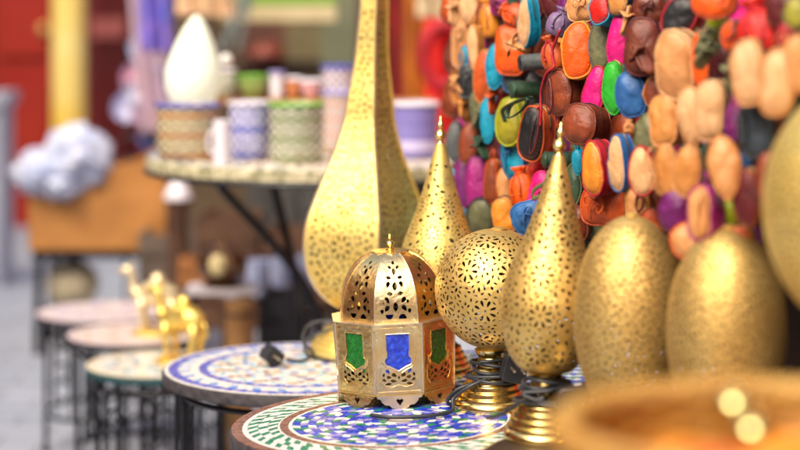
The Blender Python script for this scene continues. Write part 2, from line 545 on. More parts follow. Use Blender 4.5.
# second table, behind and to the left
R2 = .235
rings2 = [(R2*.955, R2*.985, 130, [W], 0, 0), (R2*.885, R2*.953, 110, ['lilac', 'cobalt'], 0, 0), (R2*.80, R2*.882, 90, [W, W, 'sky'], .6, 0), (R2*.74, R2*.80, 80, [W], 0, 0),
          (R2*.68, R2*.738, 90, ['cobalt', 'lilac'], 0, 0)]
rings2 += ringset(.01, R2*.676, .0115, .014, [[W, 'sky', W, W], [W, 'aqua', W, 'ochre'], [W, W, 'brown', W], ['aqua', W, W, 'ochre'], [W, 'cobalt', W, 'cream']], .5)
T2 = mosaic_table('mosaic_table', 'round mosaic table with white and blue rings holding the tall faceted lamp', (-.163, 3.17, .50), R2, rings2, 5, thick=.021, group='round mosaic tables', rod=.006, ph=.35)

# table C under the spire lamp, mostly hidden
R3 = .165
rings3 = [(R3*.9, R3*.98, 100, [B_], 0, 0)]+ringset(.01, R3*.89, .012, .016, [[W, B_], [G_, W]], .4)
mosaic_table('mosaic_table', 'small mosaic table mostly hidden behind the lantern, under the spire shaped lamp', (.160, 2.97, .535), R3, rings3, 7, thick=.018, group='round mosaic tables')
# table D (wood) and E
WOODT = mat('ochre_wood', '#b07a35', .5, 0, col2='#8a5520', vscale=14, bump=.3, bscale=60, bdist=.001)
WOODD = mat('dark_wood', '#3a2417', .6, 0, col2='#20130c', vscale=12, bump=.4, bscale=50, bdist=.001)
def wood_table(label, loc, r, z, top=None):
    t = thing('wooden_table', label, 'table', loc)
    MB().lathe([(0, -.0145), (r-.004, -.0145), (r, -.010), (r, -.004), (r-.004, 0), (0, 0)], 96).build('table_top', top or WOODT, t)
    MB().lathe([(r-.001, -.013), (r+.003, -.012), (r+.003, -.003), (r-.001, -.002)], 96).build('brass_rim', BRASS_OLD, t)
    for i in range(4):
        a = .4+TAU*i/4; x, y = r*.8*math.cos(a), r*.8*math.sin(a)
        MB().tube([(x*1.05, y*1.05, -z), (x, y, -.0145)], [.014, .018], 12).build('leg', WOODD, t)
    return t
wood_table('round wooden table with a brass rim under the row of egg shaped lamps', (.375, 2.23, .560), .29, .560, WOODD)
wood_table('low round wooden table carrying the blurred basket in the near right corner', (.40, 1.50, .62), .43, .62)

# ------------------------------------------------------------------ the lamps
GRP = 'pierced brass table lamps'
# 1 ball lamp
def ball_lamp():
    M = T1.matrix_basis.copy()
    loc = Vector((.130, 2.655, .535+.130*math.tan(math.radians(2.2))+.0018))
    t = thing('pierced_lamp', 'ball shaped pierced brass lamp with flower pattern right of the windowed lantern', 'lamp', loc, (0, -math.radians(1.5), 0), GRP)
    base_mb(1, .083, 4, .052).build('base', BRASS_POL, t)
    r = .0845; zc = .083+r-.001; prof = []
    for k in range(15):
        a = -PI/2+.22+(PI-.24)*k/14
        prof.append((r*math.cos(a), zc+r*math.sin(a)))
    o, G, pr = pierced_shade('shade', t, prof, .090, zc+r-.006, (.0082, .0037, .0007, .028, 16000), 11, [BRASS, INNER, EDGE], lean=.09, pivot=.083)
    top = G(0, pr.S)*.5+G(PI, pr.S)*.5
    MB().lathe([(.011, -.0015), (.0115, .0005), (.008, .002), (.003, .003), (0, .003)], 24, c=top).build('cap', BRASS, t)
    cord(t, wound(.027, .070, 3.3, -.0075, -2.2, seed=2)+[(-.040, -.03, .036), (-.062, -.02, .018), (-.060, .01, .004), (-.05, .03, .0035)])
    cord(t, [(.01, -.026, .052), (-.03, -.036, .038), (-.055, -.03, .020), (-.058, -.045, .006), (-.09, -.062, .0035), (-.14, -.063, .003), (-.17, -.045, .003)])
    cord(t, wound(.036, .048, 1.5, -.005, -2.8, seed=3))
    plug(t, (.030, -.040, .064), (.15, .25, .25), .034, .022, .042)
    return t
ball_lamp()
# 2 teardrop lamp
def tear_near():
    t, G, pr = cone_lamp('teardrop pierced brass lamp with pointed finial, standing right of the ball shaped lamp', (.183, 2.383, .5605), .064, 1, 23, [BRASS, INNER, EDGE], BRASS_POL, GRP, (.0080, .0050, .0012, .027, 20000))
    cord(t, wound(.028, .076, 3.2, -.006, -2.6, seed=5)+[(-.03, -.02, .05), (-.05, .0, .032), (-.062, .03, .02), (-.07, .06, .012)])
    cord(t, [(.02, -.012, .075), (.005, -.032, .066), (-.03, -.026, .061), (-.006, -.034, .052), (.03, -.032, .05)])
    cord(t, wound(.036, .050, 1.4, -.004, -1.2, seed=8))
    plug(t, (.032, -.046, .056), (.1, -.1, .1), .040, .024, .040)
    return t
tear_near()
cone_lamp('spire shaped pierced lamp of pale brass with finial behind the windowed lantern', (.060, 2.93, .5365), 0.01, 1, 31, [BRASS_PALE, INNER, EDGE], BRASS_POL, GRP, (.0095, .0054, .0012, .021, 14000))
# 3 egg lamps
def egg(label, loc, r, h, seed, tilt=0, zb=.06, mats=(BRASS_OLD, INNER2, EDGE)):
    t = thing('pierced_lamp', label, 'lamp', loc, (0, 0, 0), GRP)
    base_mb(1, zb, 3, .050).build('base', BRASS_POL, t)
    prof = []
    for k in range(17):
        a = -PI/2+.30+(PI-.33)*k/16
        q = math.sin(a)
        prof.append((r*math.cos(a)*(1+.03*q), zb+h*.5-.004+h*.5*q))
    o, G, pr = pierced_shade('shade', t, prof, zb+.01, zb+h-.012, (.0052, .0036, .0009, 0, 34000), seed, list(mats), lean=tilt, pivot=zb, step=.007)
    top = G(0, pr.S)*.5+G(PI, pr.S)*.5
    MB().lathe([(.007, -.002), (.008, .0005), (.004, .003), (0, .004)], 20, c=top).build('cap', BRASS, t)
    cord(t, wound(.022, zb-.012, 2.4, -.006, -2.2, seed=seed))
    plug(t, (.028, -.03, zb-.02), (0, 0, .4))
    return t
egg('egg shaped pierced brass lamp next to the teardrop lamp', (.274, 2.27, .5605), .068, .249, 41, .02, .048)
egg('egg shaped brass lamp second from the right edge, in front of the beige pouches', (.364, 2.12, .5605), .067, .238, 43, .02, .062, (BRASS_OLD, INNER2, EDGE))
# 4 large blurred lamp at the right edge
TALL = [(.026, .077), (.044, .084), (.068, .098), (.088, .117), (.105, .143), (.1155, .176), (.1175, .205), (.1125, .236), (.099, .272), (.077, .323), (.0640, .353), (.0480, .405), (.043, .44), (.0315, .515), (.0265, .60), (.024, .68), (.022, .74), (.015, .78)]
def tall_lamp(label, loc, k, mats, seed, lean, frot, pat, fin, name='pierced_lamp'):
    t = thing(name, label, 'lamp', loc, (0, 0, 0), GRP)
    base_mb(1.0, .078*k, 5, .088*k).build('base', BRASS_PALE, t)
    prof = [(r*k, z*k) for r, z in TALL]
    N = 5
    o, G, pr = pierced_shade('shade', t, prof, .10*k, .60*k, pat, seed, mats, facets=N, frot=frot, lean=lean, pivot=.078*k, step=.009)
    for i in range(N):
        a = frot+TAU*i/N
        pts = [G(a, pr.S*q/70) for q in range(71)]
        MB().tube(pts, .0021*k, 6).build('seam', SILVER if i != 1 else BRASS_PALE, t)
    top = G(0, pr.S)*.5+G(PI, pr.S)*.5
    finial_mb(top, 1.3*k, lean).build('finial', BRASS_POL, t)
    return t
TL = tall_lamp('tall faceted brass lamp with a long neck, standing on the blue ringed table', (-.0735, 3.295, .5015), 1, [BRASS_PALE, INNER, EDGE], 51, .05, math.radians(286), (.0088, .0064, .0008, .040, 34000), 1)
cord(TL, wound(.031, .076, 2.4, -.006, -2.4, seed=9)+[(-.05, -.03, .045), (-.085, -.03, .03), (-.088, -.045, .008), (-.05, -.088, .004), (0, -.1, .004), (.05, -.095, .004)])
cord(TL, wound(.033, .068, .6, -.004, 2.2, seed=4)+[(-.075, -.01, .055), (-.095, -.02, .025), (-.075, -.06, .012), (-.090, -.09, .004), (-.118, -.105, .008)])
plug(TL, (-.142, -.125, .0190), (.3, .6, .9), .036, .024, .028)
egg('large blurred yellow brass lamp cut off by the right edge behind the basket', (.452, 1.86, .6205), .094, .245, 61, 0, .165, (BRASS_PALE, INNER, EDGE))

# ------------------------------------------------------------------ the octagonal windowed lantern
GLASS_B = mat('cobalt_glass', '#0624a8', .16, 0, col2='#1c48d8', vscale=170, bump=1, bscale=110, bdist=.004, coat=.8, rough2=.35)
GLASS_G = mat('emerald_glass', '#035008', .16, 0, col2='#077018', vscale=170, bump=1, bscale=110, bdist=.004, coat=.8, rough2=.35)
def lantern():
    rt = -math.radians(2.3)
    loc = Vector((-.0055, 2.752, .5360))
    t = thing('octagonal_lantern', 'octagonal brass lantern with a domed top and blue and green glass windows', 'lantern', loc, (0, rt, math.radians(4.0)), None)
    zb, zt = .0215, .119
    ab, atp = .0825, .0862
    t22 = math.tan(PI/8)
    def frame(k):
        a = -PI/2+k*PI/4
        return Vector((math.cos(a), math.sin(a), 0)), Vector((-math.sin(a), math.cos(a), 0))
    # side panels
    def window():
        # 2D window: x across, y up (metres from panel bottom)
        w = .0160; x = [(-w, .0845), (w, .0845), (w, .064), (w*.93, .058), (w*.98, .0525), (w*1.12, .050), (w*1.16, .046), (w*1.05, .0420), (w*.80, .0405), (w*.55, .0385), (w*.28, .036), (0, .0335)]
        return x + [(-a, b) for a, b in x[2:-1][::-1]]
    for k in range(8):
        n, u = frame(k)
        H = zt-zb
        def half(y): return (ab+(atp-ab)*y/H)*t22
        out = [(-half(0), 0), (half(0), 0), (half(H), H), (-half(H), H)]
        holes = [window()]
        # fretwork under the window
        for sx in (-1, 1):
            for (x, y, L, wd, a, sh) in ((.0062, .0268, .0080, .0054, .55, drop), (.0152, .0322, .0078, .0050, .95, drop), (.0215, .0275, .0062, .0038, 1.7, leaf),
                                         (.0138, .0240, .0070, .0048, .1, drop), (.0205, .0200, .0062, .0040, .6, drop), (.0070, .0185, .0092, .0044, .15, drop), (.0150, .0145, .0098, .0038, -.1, leaf)):
                holes.append(xf(sh(L, wd), sx*x, y, a if sx > 0 else PI-a))
        holes.append(xf(leaf(.006, .003), 0, .0235, PI/2))
        def F(x, y):
            return n*(ab+(atp-ab)*y/H)+u*x+Vector((0, 0, zb+y)) + n*(.0006*noise.noise(Vector((x*60+k*7, y*60, k))))
        def N(x, y): return n
        lit = k in (0,)
        m = LBRASS_LIT if k == 0 else LBRASS if k in (2, 4, 6, 7) else COPPER
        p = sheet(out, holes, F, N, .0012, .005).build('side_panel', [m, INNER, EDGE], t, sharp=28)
        if k == 0: p['label'] = 'front side panel with the blue window, lit look put into paler brass'
        # coloured pane behind
        g = MB(); wv = [(-.0205, .030), (.0205, .030), (.0205, .088), (-.0205, .088)]
        P0 = [F(x, y)-n*.0014 for x, y in wv]; P1 = [q-n*.002 for q in P0]
        # subdivided pane, slightly wavy
        g.add(P0+P1, [(0, 1, 2, 3), (7, 6, 5, 4), (0, 4, 5, 1), (1, 5, 6, 2), (2, 6, 7, 3), (3, 7, 4, 0)], 0, False)
        g.build('glass_pane', GLASS_B if k % 2 == 0 else GLASS_G, p, sharp=0)
        # raised rim round the window
        wn = window()
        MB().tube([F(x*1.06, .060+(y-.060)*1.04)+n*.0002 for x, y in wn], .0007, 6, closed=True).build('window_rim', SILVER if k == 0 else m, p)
        for sx in (-1, 1):
            sc_ = [(sx*.0045, .0300), (sx*.0115, .0345), (sx*.0185, .0375), (sx*.0225, .0440), (sx*.0240, .0520)]
            MB().tube([F(x, y)+n*.0002 for x, y in sc_], .0007, 6).build('embossed_scroll', m, p)
            sc_ = [(sx*.0240, .0380), (sx*.0262, .0290), (sx*.0245, .0190), (sx*.0190, .0120), (sx*.0100, .0100), (0, .0130)]
            MB().tube([F(x, y)+n*.0002 for x, y in sc_], .0006, 6).build('embossed_scroll', m, p)
        # embossed inner frame line
        hh = .0035
        fr = [(-half(0)+hh, hh), (half(0)-hh, hh), (half(H)-hh, H-hh), (-half(H)+hh, H-hh)]
        MB().tube([F(x, y)+n*.0001 for x, y in fr], .0005, 6, closed=True).build('embossed_line', m, p)
        # soldered corner strip
        a2 = -PI/2+(k+.5)*PI/4; d = Vector((math.cos(a2), math.sin(a2), 0)); cs = 1/math.cos(PI/8)
        MB().tube([d*(ab*cs)+Vector((0, 0, zb)), d*((ab+atp)/2*cs+.0003)+Vector((0, 0, (zb+zt)/2)), d*(atp*cs)+Vector((0, 0, zt))], .0012, 8).build('corner_strip', SILVER, t)
        # scalloped apron that is the foot
        hw = ab*t22
        prof = [(-hw*.97, 0), (hw*.97, 0), (hw*.93, -.0050), (hw*.80, -.0062), (hw*.74, -.0105), (hw*.60, -.0145), (hw*.44, -.0148), (hw*.34, -.0185), (hw*.14, -.0208), (0, -.0213)]
        prof = prof+[(-x, y) for x, y in prof[2:-1][::-1]]
        heart = [(x*1.45, y*1.15+.0005) for x, y in [(0, -.0140), (-.0022, -.0105), (-.0034, -.0088), (-.0030, -.0066), (-.0016, -.0058), (0, -.0072), (.0016, -.0058), (.0030, -.0066), (.0034, -.0088), (.0022, -.0105)]]
        hol = [heart]
        def FA(x, y): return n*(ab+.002*(-y/.02)+.0005)+u*x+Vector((0, 0, zb-.0005+y))
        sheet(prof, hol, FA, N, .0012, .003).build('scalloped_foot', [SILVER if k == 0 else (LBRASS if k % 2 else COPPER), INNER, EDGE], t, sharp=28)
    # plates and rims
    def ringplate(a0, a1, z0, z1, name, m):
        mb = MB(); cs = 1/math.cos(PI/8); vs = []
        for a, z in ((a0, z0), (a1, z0), (a1, z1), (a0, z1)):
            for k in range(8):
                q = -PI/2+(k+.5)*PI/4; vs.append((a*cs*math.cos(q), a*cs*math.sin(q), z))
        fs = []
        for j in range(4):
            for k in range(8): fs.append((j*8+k, j*8+(k+1) % 8, ((j+1) % 4)*8+(k+1) % 8, ((j+1) % 4)*8+k))
        mb.add(vs, fs, 0, False); return mb.build(name, m, t, sharp=0)
    ringplate(.0700, .0880, zt+.0002, zt+.0016, 'shoulder_rim', SILVER)
    ringplate(.0100, .0835, zb-.0022, zb-.0006, 'base_plate', BRASS_OLD)
    # dome
    dp = Prof([(.0745, 0), (.0742, .012), (.0715, .034), (.0655, .053), (.0555, .070), (.0415, .084), (.0265, .0925)])
    for k in range(8):
        n, u = frame(k); S = dp.S
        m = LBRASS_LIT if k == 0 else (LBRASS if k in (7, 2, 5) else COPPER)
        def F(x, s):
            p = dp(s); return n*p.x+u*x+Vector((0, 0, zt+.0014+p.y))
        def N(x, s):
            a = dp(max(0, s-.001)); b = dp(min(S, s+.001)); dz = b.y-a.y; dr = b.x-a.x
            v = n*dz+Vector((0, 0, -dr)); return v.normalized()
        K = 18
        L = [(dp(S*q/K).x*t22, S*q/K) for q in range(K+1)]
        out = [(-L[0][0], 0)]+[(x, y) for x, y in L]+[(-x, y) for x, y in L[::-1][:-1]]
        holes = []
        def pr(x, y, Ln, wd, a, sh=leaf):
            Ln *= 1.12; wd *= 1.28
            holes.append(xf(sh(Ln, wd), x, y, a))
            if abs(x) > 1e-5: holes.append(xf(sh(Ln, wd), -x, y, PI-a))
        pr(.0095, .0090, .0100, .0065, 0, lambda l, w: [(-l/2, -w*.4), (l/2, -w*.4), (l*.45, 0), (l*.2, w*.4), (-l*.2, w*.4), (-l*.45, 0)])
        pr(0, .0230, .0130, .0058, PI/2); pr(.0125, .0205, .0090, .0050, 2.2, drop); pr(.0195, .0165, .0060, .0040, 1.5, drop)
        pr(.0115, .0320, .0090, .0050, 1.0, drop); pr(.0075, .0415, .0082, .0045, .15); pr(.0175, .0300, .0055, .0030, 1.6)
        pr(0, .0520, .0120, .0055, PI/2); pr(.0095, .0545, .0085, .0045, 1.9, drop); pr(.0080, .0650, .0075, .0042, .3)
        pr(0, .0735, .0105, .0042, PI/2, drop); pr(.0055, .0815, .0065, .0034, 1.2); pr(0, .0900, .0075, .0032, PI/2)
        holes2 = []
        for h in holes:
            ok = all(abs(x) < dp(s).x*t22-.0022 and 0 < s < S-.003 for x, s in h)
            if ok: holes2.append(h)
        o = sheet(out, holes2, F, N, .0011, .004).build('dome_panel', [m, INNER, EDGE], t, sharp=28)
        if k == 0: o['label'] = 'front dome panel, its lit look put into paler brass'
        a2 = -PI/2+(k+.5)*PI/4; d = Vector((math.cos(a2), math.sin(a2), 0)); cs = 1/math.cos(PI/8)
        pts = [d*(dp(S*q/24).x*cs+.0001)+Vector((0, 0, zt+.0014+dp(S*q/24).y)) for q in range(25)]
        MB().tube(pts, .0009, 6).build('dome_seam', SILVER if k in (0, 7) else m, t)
    MB().lathe([(.0265, .2120), (.0285, .2125), (.0287, .2142), (.020, .2152), (.008, .2160), (0, .2160)], 8).build('cap', COPPER, t, sharp=20)
    MB().lathe([(r, z+.2155) for r, z in [(.0065, 0), (.0068, .0015), (.0030, .003), (.0026, .0045), (.0050, .0065), (.0062, .0090), (.0050, .0115), (.0024, .0130), (.0020, .0150), (.0032, .0170), (.0026, .0190), (.0008, .0225), (0, .0228)]], 20).build('finial', BRASS_POL, t)
lantern()

# ------------------------------------------------------------------ leather pouches
COL = {
    'peach': ('#cf955f', '#b87a45'), 'beige': ('#d6aa7c', '#c49260'), 'tan': ('#c98847', '#b0702f'), 'bright orange': ('#ea5c08', '#d84a05'),
    'burnt orange': ('#c4531c', '#a83f14'), 'hot pink': ('#d8107c', '#b80a66'), 'cyan': ('#0c93b4', '#067c9c'), 'blue': ('#2c62a0', '#1f4d86'),
    'green': ('#2fae2c', '#1f9427'), 'dark green': ('#2c4a35', '#1e3626'), 'olive': ('#9a9220', '#7f7a1a'), 'lime': ('#a4b21c', '#8a9a18'),
    'black': ('#24262a', '#131417'), 'grey': ('#5a5f60', '#43484a'), 'khaki': ('#6b6b4a', '#55573a'), 'brown': ('#70301a', '#572110'),
    'reddish brown': ('#8a3f20', '#6b2c15'), 'maroon': ('#5c1418', '#450d12'), 'crimson': ('#b01c2c', '#8d1424'), 'red': ('#cc1d14', '#b01610'),
    'purple': ('#6c1664', '#560f50'), 'magenta': ('#9c1c74', '#80145e'), 'lilac': ('#7c6488', '#655073'), 'ochre': ('#dc8a28', '#c2741c'), 'slate': ('#3f4c58', '#303b46'), 'denim blue': ('#2c68a8', '#245890')}
def leather(c):
    a, b = COL[c]
    return mat('leather_'+c.replace(' ', '_'), a, .46, 0, col2=b, vscale=55, vlo=.3, vhi=.7, rough2=.56, bump=.7, bscale=120, bdist=.002, spec=.5, hammer=.08, hscale=350)
ZIPM = mat('zip_tape', '#1d1a18', .7, 0, col2='#2c2622', vscale=200)
ZTOOTH = mat('zip_teeth', '#b09858', .35, .9)

def outline_fn(kind, w, h):
    def f(a):
        c, s = math.cos(a), math.sin(a)
        n = {'oval': 2.0+((w*7919) % 1)*.9, 'pod': 2.0, 'box': 3.4, 'drop': 2.0, 'almond': 1.75, 'round': 2.2, 'pear': 2.1}[kind]
        r = (abs(c)**n+abs(s)**n)**(-1/n)
        x, z = r*c*w/2, r*s*h/2
        if kind == 'oval': x *= 1-.10*(z/(h/2))+.05*math.sin(z/h*7+w*900); z += .035*w*math.sin(a*3+w*700)
        if kind == 'drop': x *= 1-.30*(z/(h/2))
        if kind == 'pear': x *= 1-.22*(z/(h/2))
        if kind == 'almond': x *= 1+.22*(z/(h/2))
        if kind == 'pod': x *= 1+.08*math.sin(z/h*5)
        return x, z
    return f

def pouch_meshes(t, kind, w, h, d, cf, cs, seed, seam=True, zipper=True, puff=1.0):
    """coin pouch: soft front panel, gusset with zip, back; front looks along -y"""
    rnd = random.Random(seed); f = outline_fn(kind, w, h); n = 36; so = Vector((rnd.uniform(-9, 9), rnd.uniform(-9, 9), rnd.uniform(-9, 9)))
    amp = min(w, h)*.055
    cr = [(rnd.uniform(0, PI), rnd.uniform(-.25, .25)*w, rnd.uniform(.05, .10)*w, rnd.choice((-1, 1))) for _ in range(3)]
    def wr(v, k=1.0):
        fold = 0
        for ca, off, wd_, sg in cr:
            dd = (v.x*math.cos(ca)+v.z*.6*math.sin(ca)-off)/wd_
            fold += sg*math.exp(-dd*dd)*min(w, h)*.024
        return wr0(v, k)+Vector((0, fold*(1 if v.y < 0 else -1), 0))
    def wr0(v, k=1.0):
        q = v*(1/max(.02, min(w, h)*.55))+so
        q2 = v*(1/max(.01, min(w, h)*.16))+so
        return Vector((noise.noise(q), noise.noise(q+Vector((7, 3, 1)))*1.2, noise.noise(q+Vector((2, 9, 4)))))*amp*k*.6 + Vector((noise.noise(q2)*.5, (abs(noise.noise(q2+Vector((3, 3, 3))))-.2)*1.6, noise.noise(q2+Vector((5, 1, 8)))*.5))*amp*.55*k
    def rings(ylist):
        L = []
        for q, y in ylist:
            L.append([wr(Vector((f(TAU*i/n)[0]*q, y, f(TAU*i/n)[1]*q)))+Vector((f(TAU*i/n)[0]*q, y, f(TAU*i/n)[1]*q)) for i in range(n)])
        return L
    def skin(L, close0=False, close1=False):
        mb = MB(); vs = [v for l in L for v in l]; fs = []
        for j in range(len(L)-1):
            for i in range(n): fs.append((j*n+i, j*n+(i+1) % n, (j+1)*n+(i+1) % n, (j+1)*n+i))
        if close1: fs.append(tuple((len(L)-1)*n+i for i in range(n)))
        if close0: fs.append(tuple(n-1-i for i in range(n)))
        return mb.add(vs, fs)
    b = min(w, h)*.19*puff
    front = rings([(.04, -d/2-b), (.25, -d/2-b*.97), (.48, -d/2-b*.88), (.68, -d/2-b*.70), (.84, -d/2-b*.45), (.95, -d/2-b*.16), (1.0, -d/2+.0004)])
    mb = skin(front[::-1], close1=True); mb.build('front_panel', leather(cf), t, sharp=0)
    gus = rings([(.99, -d/2+.0004), (1.03, -d*.36), (1.05, -d*.12), (1.05, d*.12), (1.03, d*.36), (.99, d/2), (.86, d/2+b*.4), (.6, d/2+b*.7), (.3, d/2+b*.85), (.05, d/2+b*.9)])
    skin(gus[::-1]).build('gusset', leather(cs), t, sharp=0)
    MB().tube([v for v in rings([(1.012, -d/2+.0002)])[0]], min(.0017, w*.042), 6, closed=True).build('piping', leather(cs if cs != cf else cf), t, sharp=0)
    MB().tube([v for v in rings([(1.012, d/2)])[0]], min(.0012, w*.03), 6, closed=True).build('piping', leather(cs), t, sharp=0)
    if seam:
        vs = rings([(.86, -d/2-b*.42)])[0]; st = MB()
        for i in range(0, n):
            a, c = vs[i], vs[(i+1) % n]
            dd = (c-a); off = Vector((0, -.0004, 0))
            st.tube([a+dd*.2+off, a+dd*.7+off], .0003, 4)
        st.build('stitching', leather(cs), t, sharp=0)
    if zipper:
        k0, k1 = 1, 17
        mid = rings([(1.062, 0)])[0][k0:k1]
        z = MB(); z.tube(mid, .001, 6, flat=(.0022, .0006)); z.build('zip', ZIPM, t, sharp=0)
        tt = MB(); tt.tube([v*1.012 for v in mid], .0006, 5); tt.build('zip_teeth', ZTOOTH, t, sharp=0)
        p = mid[-1]
        MB().tube([p, p+Vector((-.002, -.002, -.004)), p+Vector((-.003, -.003, -.012))], .001, 6, flat=(.0018, .0006)).build('zip_pull', leather(cs), t, sharp=0)

def wrist_strap(t, w, h, c, seed):
    rnd = random.Random(seed); sx = rnd.choice((-1, 1)); L = h*rnd.uniform(.5, .95); x0 = sx*w*rnd.uniform(.1, .42)
    y0 = -min(w, h)*.50-.0025
    pts = [(x0*.3, 0, h*.50), (x0*.6, y0*.8, h*.49), (x0, y0, h*.38), (x0+sx*.004, y0-.002, h*.5-L*.5), (x0+sx*.002, y0-.003, h*.5-L*.85), (x0-sx*.003, y0-.004, h*.5-L), (x0-sx*.007, y0-.002, h*.5-L*.86), (x0-sx*.006, y0, h*.5-L*.45), (x0-sx*.001, y0, h*.40)]
    P = [Vector(p) for p in pts]; Q = [2*P[0]-P[1]]+P+[2*P[-1]-P[-2]]; out = []
    for i in range(1, len(Q)-2):
        for k in range(5):
            q = k/5; a, b, c_, d = Q[i-1:i+3]
            out.append(.5*((2*b)+(c_-a)*q+(2*a-5*b+4*c_-d)*q*q+(3*b-a-3*c_+d)*q**3))
    MB().tube(out, .001, 8, flat=(.0020, .0007)).build('wrist_strap', leather(c), t, sharp=0)

def loop_mesh(t, w, h, c, seed):
    rnd = random.Random(seed); top = h/2
    a = w*.16
    pts = [Vector((a*math.sin(q), -.001+.002*math.cos(q*2), top-.003+.010*(1-math.cos(q)))) for q in [TAU*k/14 for k in range(14)]]
    MB().tube(pts, .001, 6, closed=True, flat=(.0022, .0007)).build('hanging_loop', leather(c), t, sharp=0)

def strap_mesh(t, w, h, c, seed):
    """flat leather band folded over itself in a bow"""
    rnd = random.Random(seed)
    P = []
    for k in range(30):
        q = k/29*TAU*.94
        P.append(Vector((w*.10*math.sin(q)+.001*math.sin(3*q), -.004-.007*math.sin(q*.5), h*.46*math.cos(q)-h*.04*math.sin(2*q))))
    MB().tube(P, .001, 10, flat=(w*.40, .0015)).build('strap', leather(c), t, sharp=0)
    P2 = [Vector((-w*.46+w*.92*k/10, -.008-.008*math.sin(PI*k/10), h*.20+.002*math.sin(k))) for k in range(11)]
    MB().tube(P2, .001, 10, flat=(min(h, .02)*.30, .0014)).build('strap_keeper', leather(c), t, sharp=0)

def bucket_mesh(t, w, h, cf, cs, seed):
    """soft drawstring pouch gathered at the neck"""
    n = 40; rnd = random.Random(seed); vs = []; fs = []
    prof = [(.05, -.5), (.62, -.49), (.88, -.42), (.98, -.28), (1.0, -.1), (.93, .08), (.72, .22), (.36, .31), (.30, .35), (.52, .42), (.66, .50), (.60, .50), (.26, .36)]
    so = Vector((seed % 13, seed % 7, 3))
    for j, (r, z) in enumerate(prof):
        pl = max(0, (z+.02))*.42
        for i in range(n):
            a = TAU*i/n
            rr = r*w/2*(1+pl*.5*math.sin(9*a+seed)+.05*noise.noise(Vector((math.cos(a)*1.5, math.sin(a)*1.5, z*4))+so))
            vs.append((rr*math.cos(a), rr*math.sin(a)*.8, z*h))
    for j in range(len(prof)-1):
        for i in range(n): fs.append((j*n+i, j*n+(i+1) % n, (j+1)*n+(i+1) % n, (j+1)*n+i))
    MB().add(vs, fs).build('bag_body', leather(cf), t, sharp=0)
    r = w*.19
    MB().tube([(r*math.cos(TAU*k/20), r*.8*math.sin(TAU*k/20), h*.33) for k in range(20)], .0014, 6, closed=True).build('drawstring', leather(cs), t, sharp=0)
    e = MB()
    for sx in (-1, 1):
        e.tube([(0, -r, h*.33), (sx*w*.12, -r-.006, h*.22), (sx*w*.2, -w*.42, h*.02), (sx*w*.16, -w*.46, -h*.2)], .0013, 6)
        e.ball((sx*w*.16, -w*.46, -h*.2), .0024, 8, 6)
    e.build('cord_end', leather(cs), t, sharp=0)

def bow_strings(t, w, h, c):
    e = MB()
    for sx in (-1, 1):
        e.tube([Vector((sx*w*.28*math.sin(q), -w*.56-.003*math.sin(q), h*.20+h*.16*math.sin(q*2)*.8+sx*.001)) for q in [PI*k/12 for k in range(13)]], .001, 6, flat=(.0026, .0008))
    e.tube([(0, -w*.56, h*.2), (-w*.12, -w*.60, -h*.05), (-w*.10, -w*.60, -h*.3)], .001, 6, flat=(.0024, .0008))
    e.build('tie_strap', leather(c), t, sharp=0)

SHAPE_WORD = dict(oval='oval zip pouch', pod='long rounded pouch', box='squared pouch', drop='teardrop shaped pouch', almond='almond shaped pouch', round='round pouch', pear='pear shaped pouch',
                  bucket='drawstring bag', strap='folded strap bundle', barrel='barrel shaped pouch')
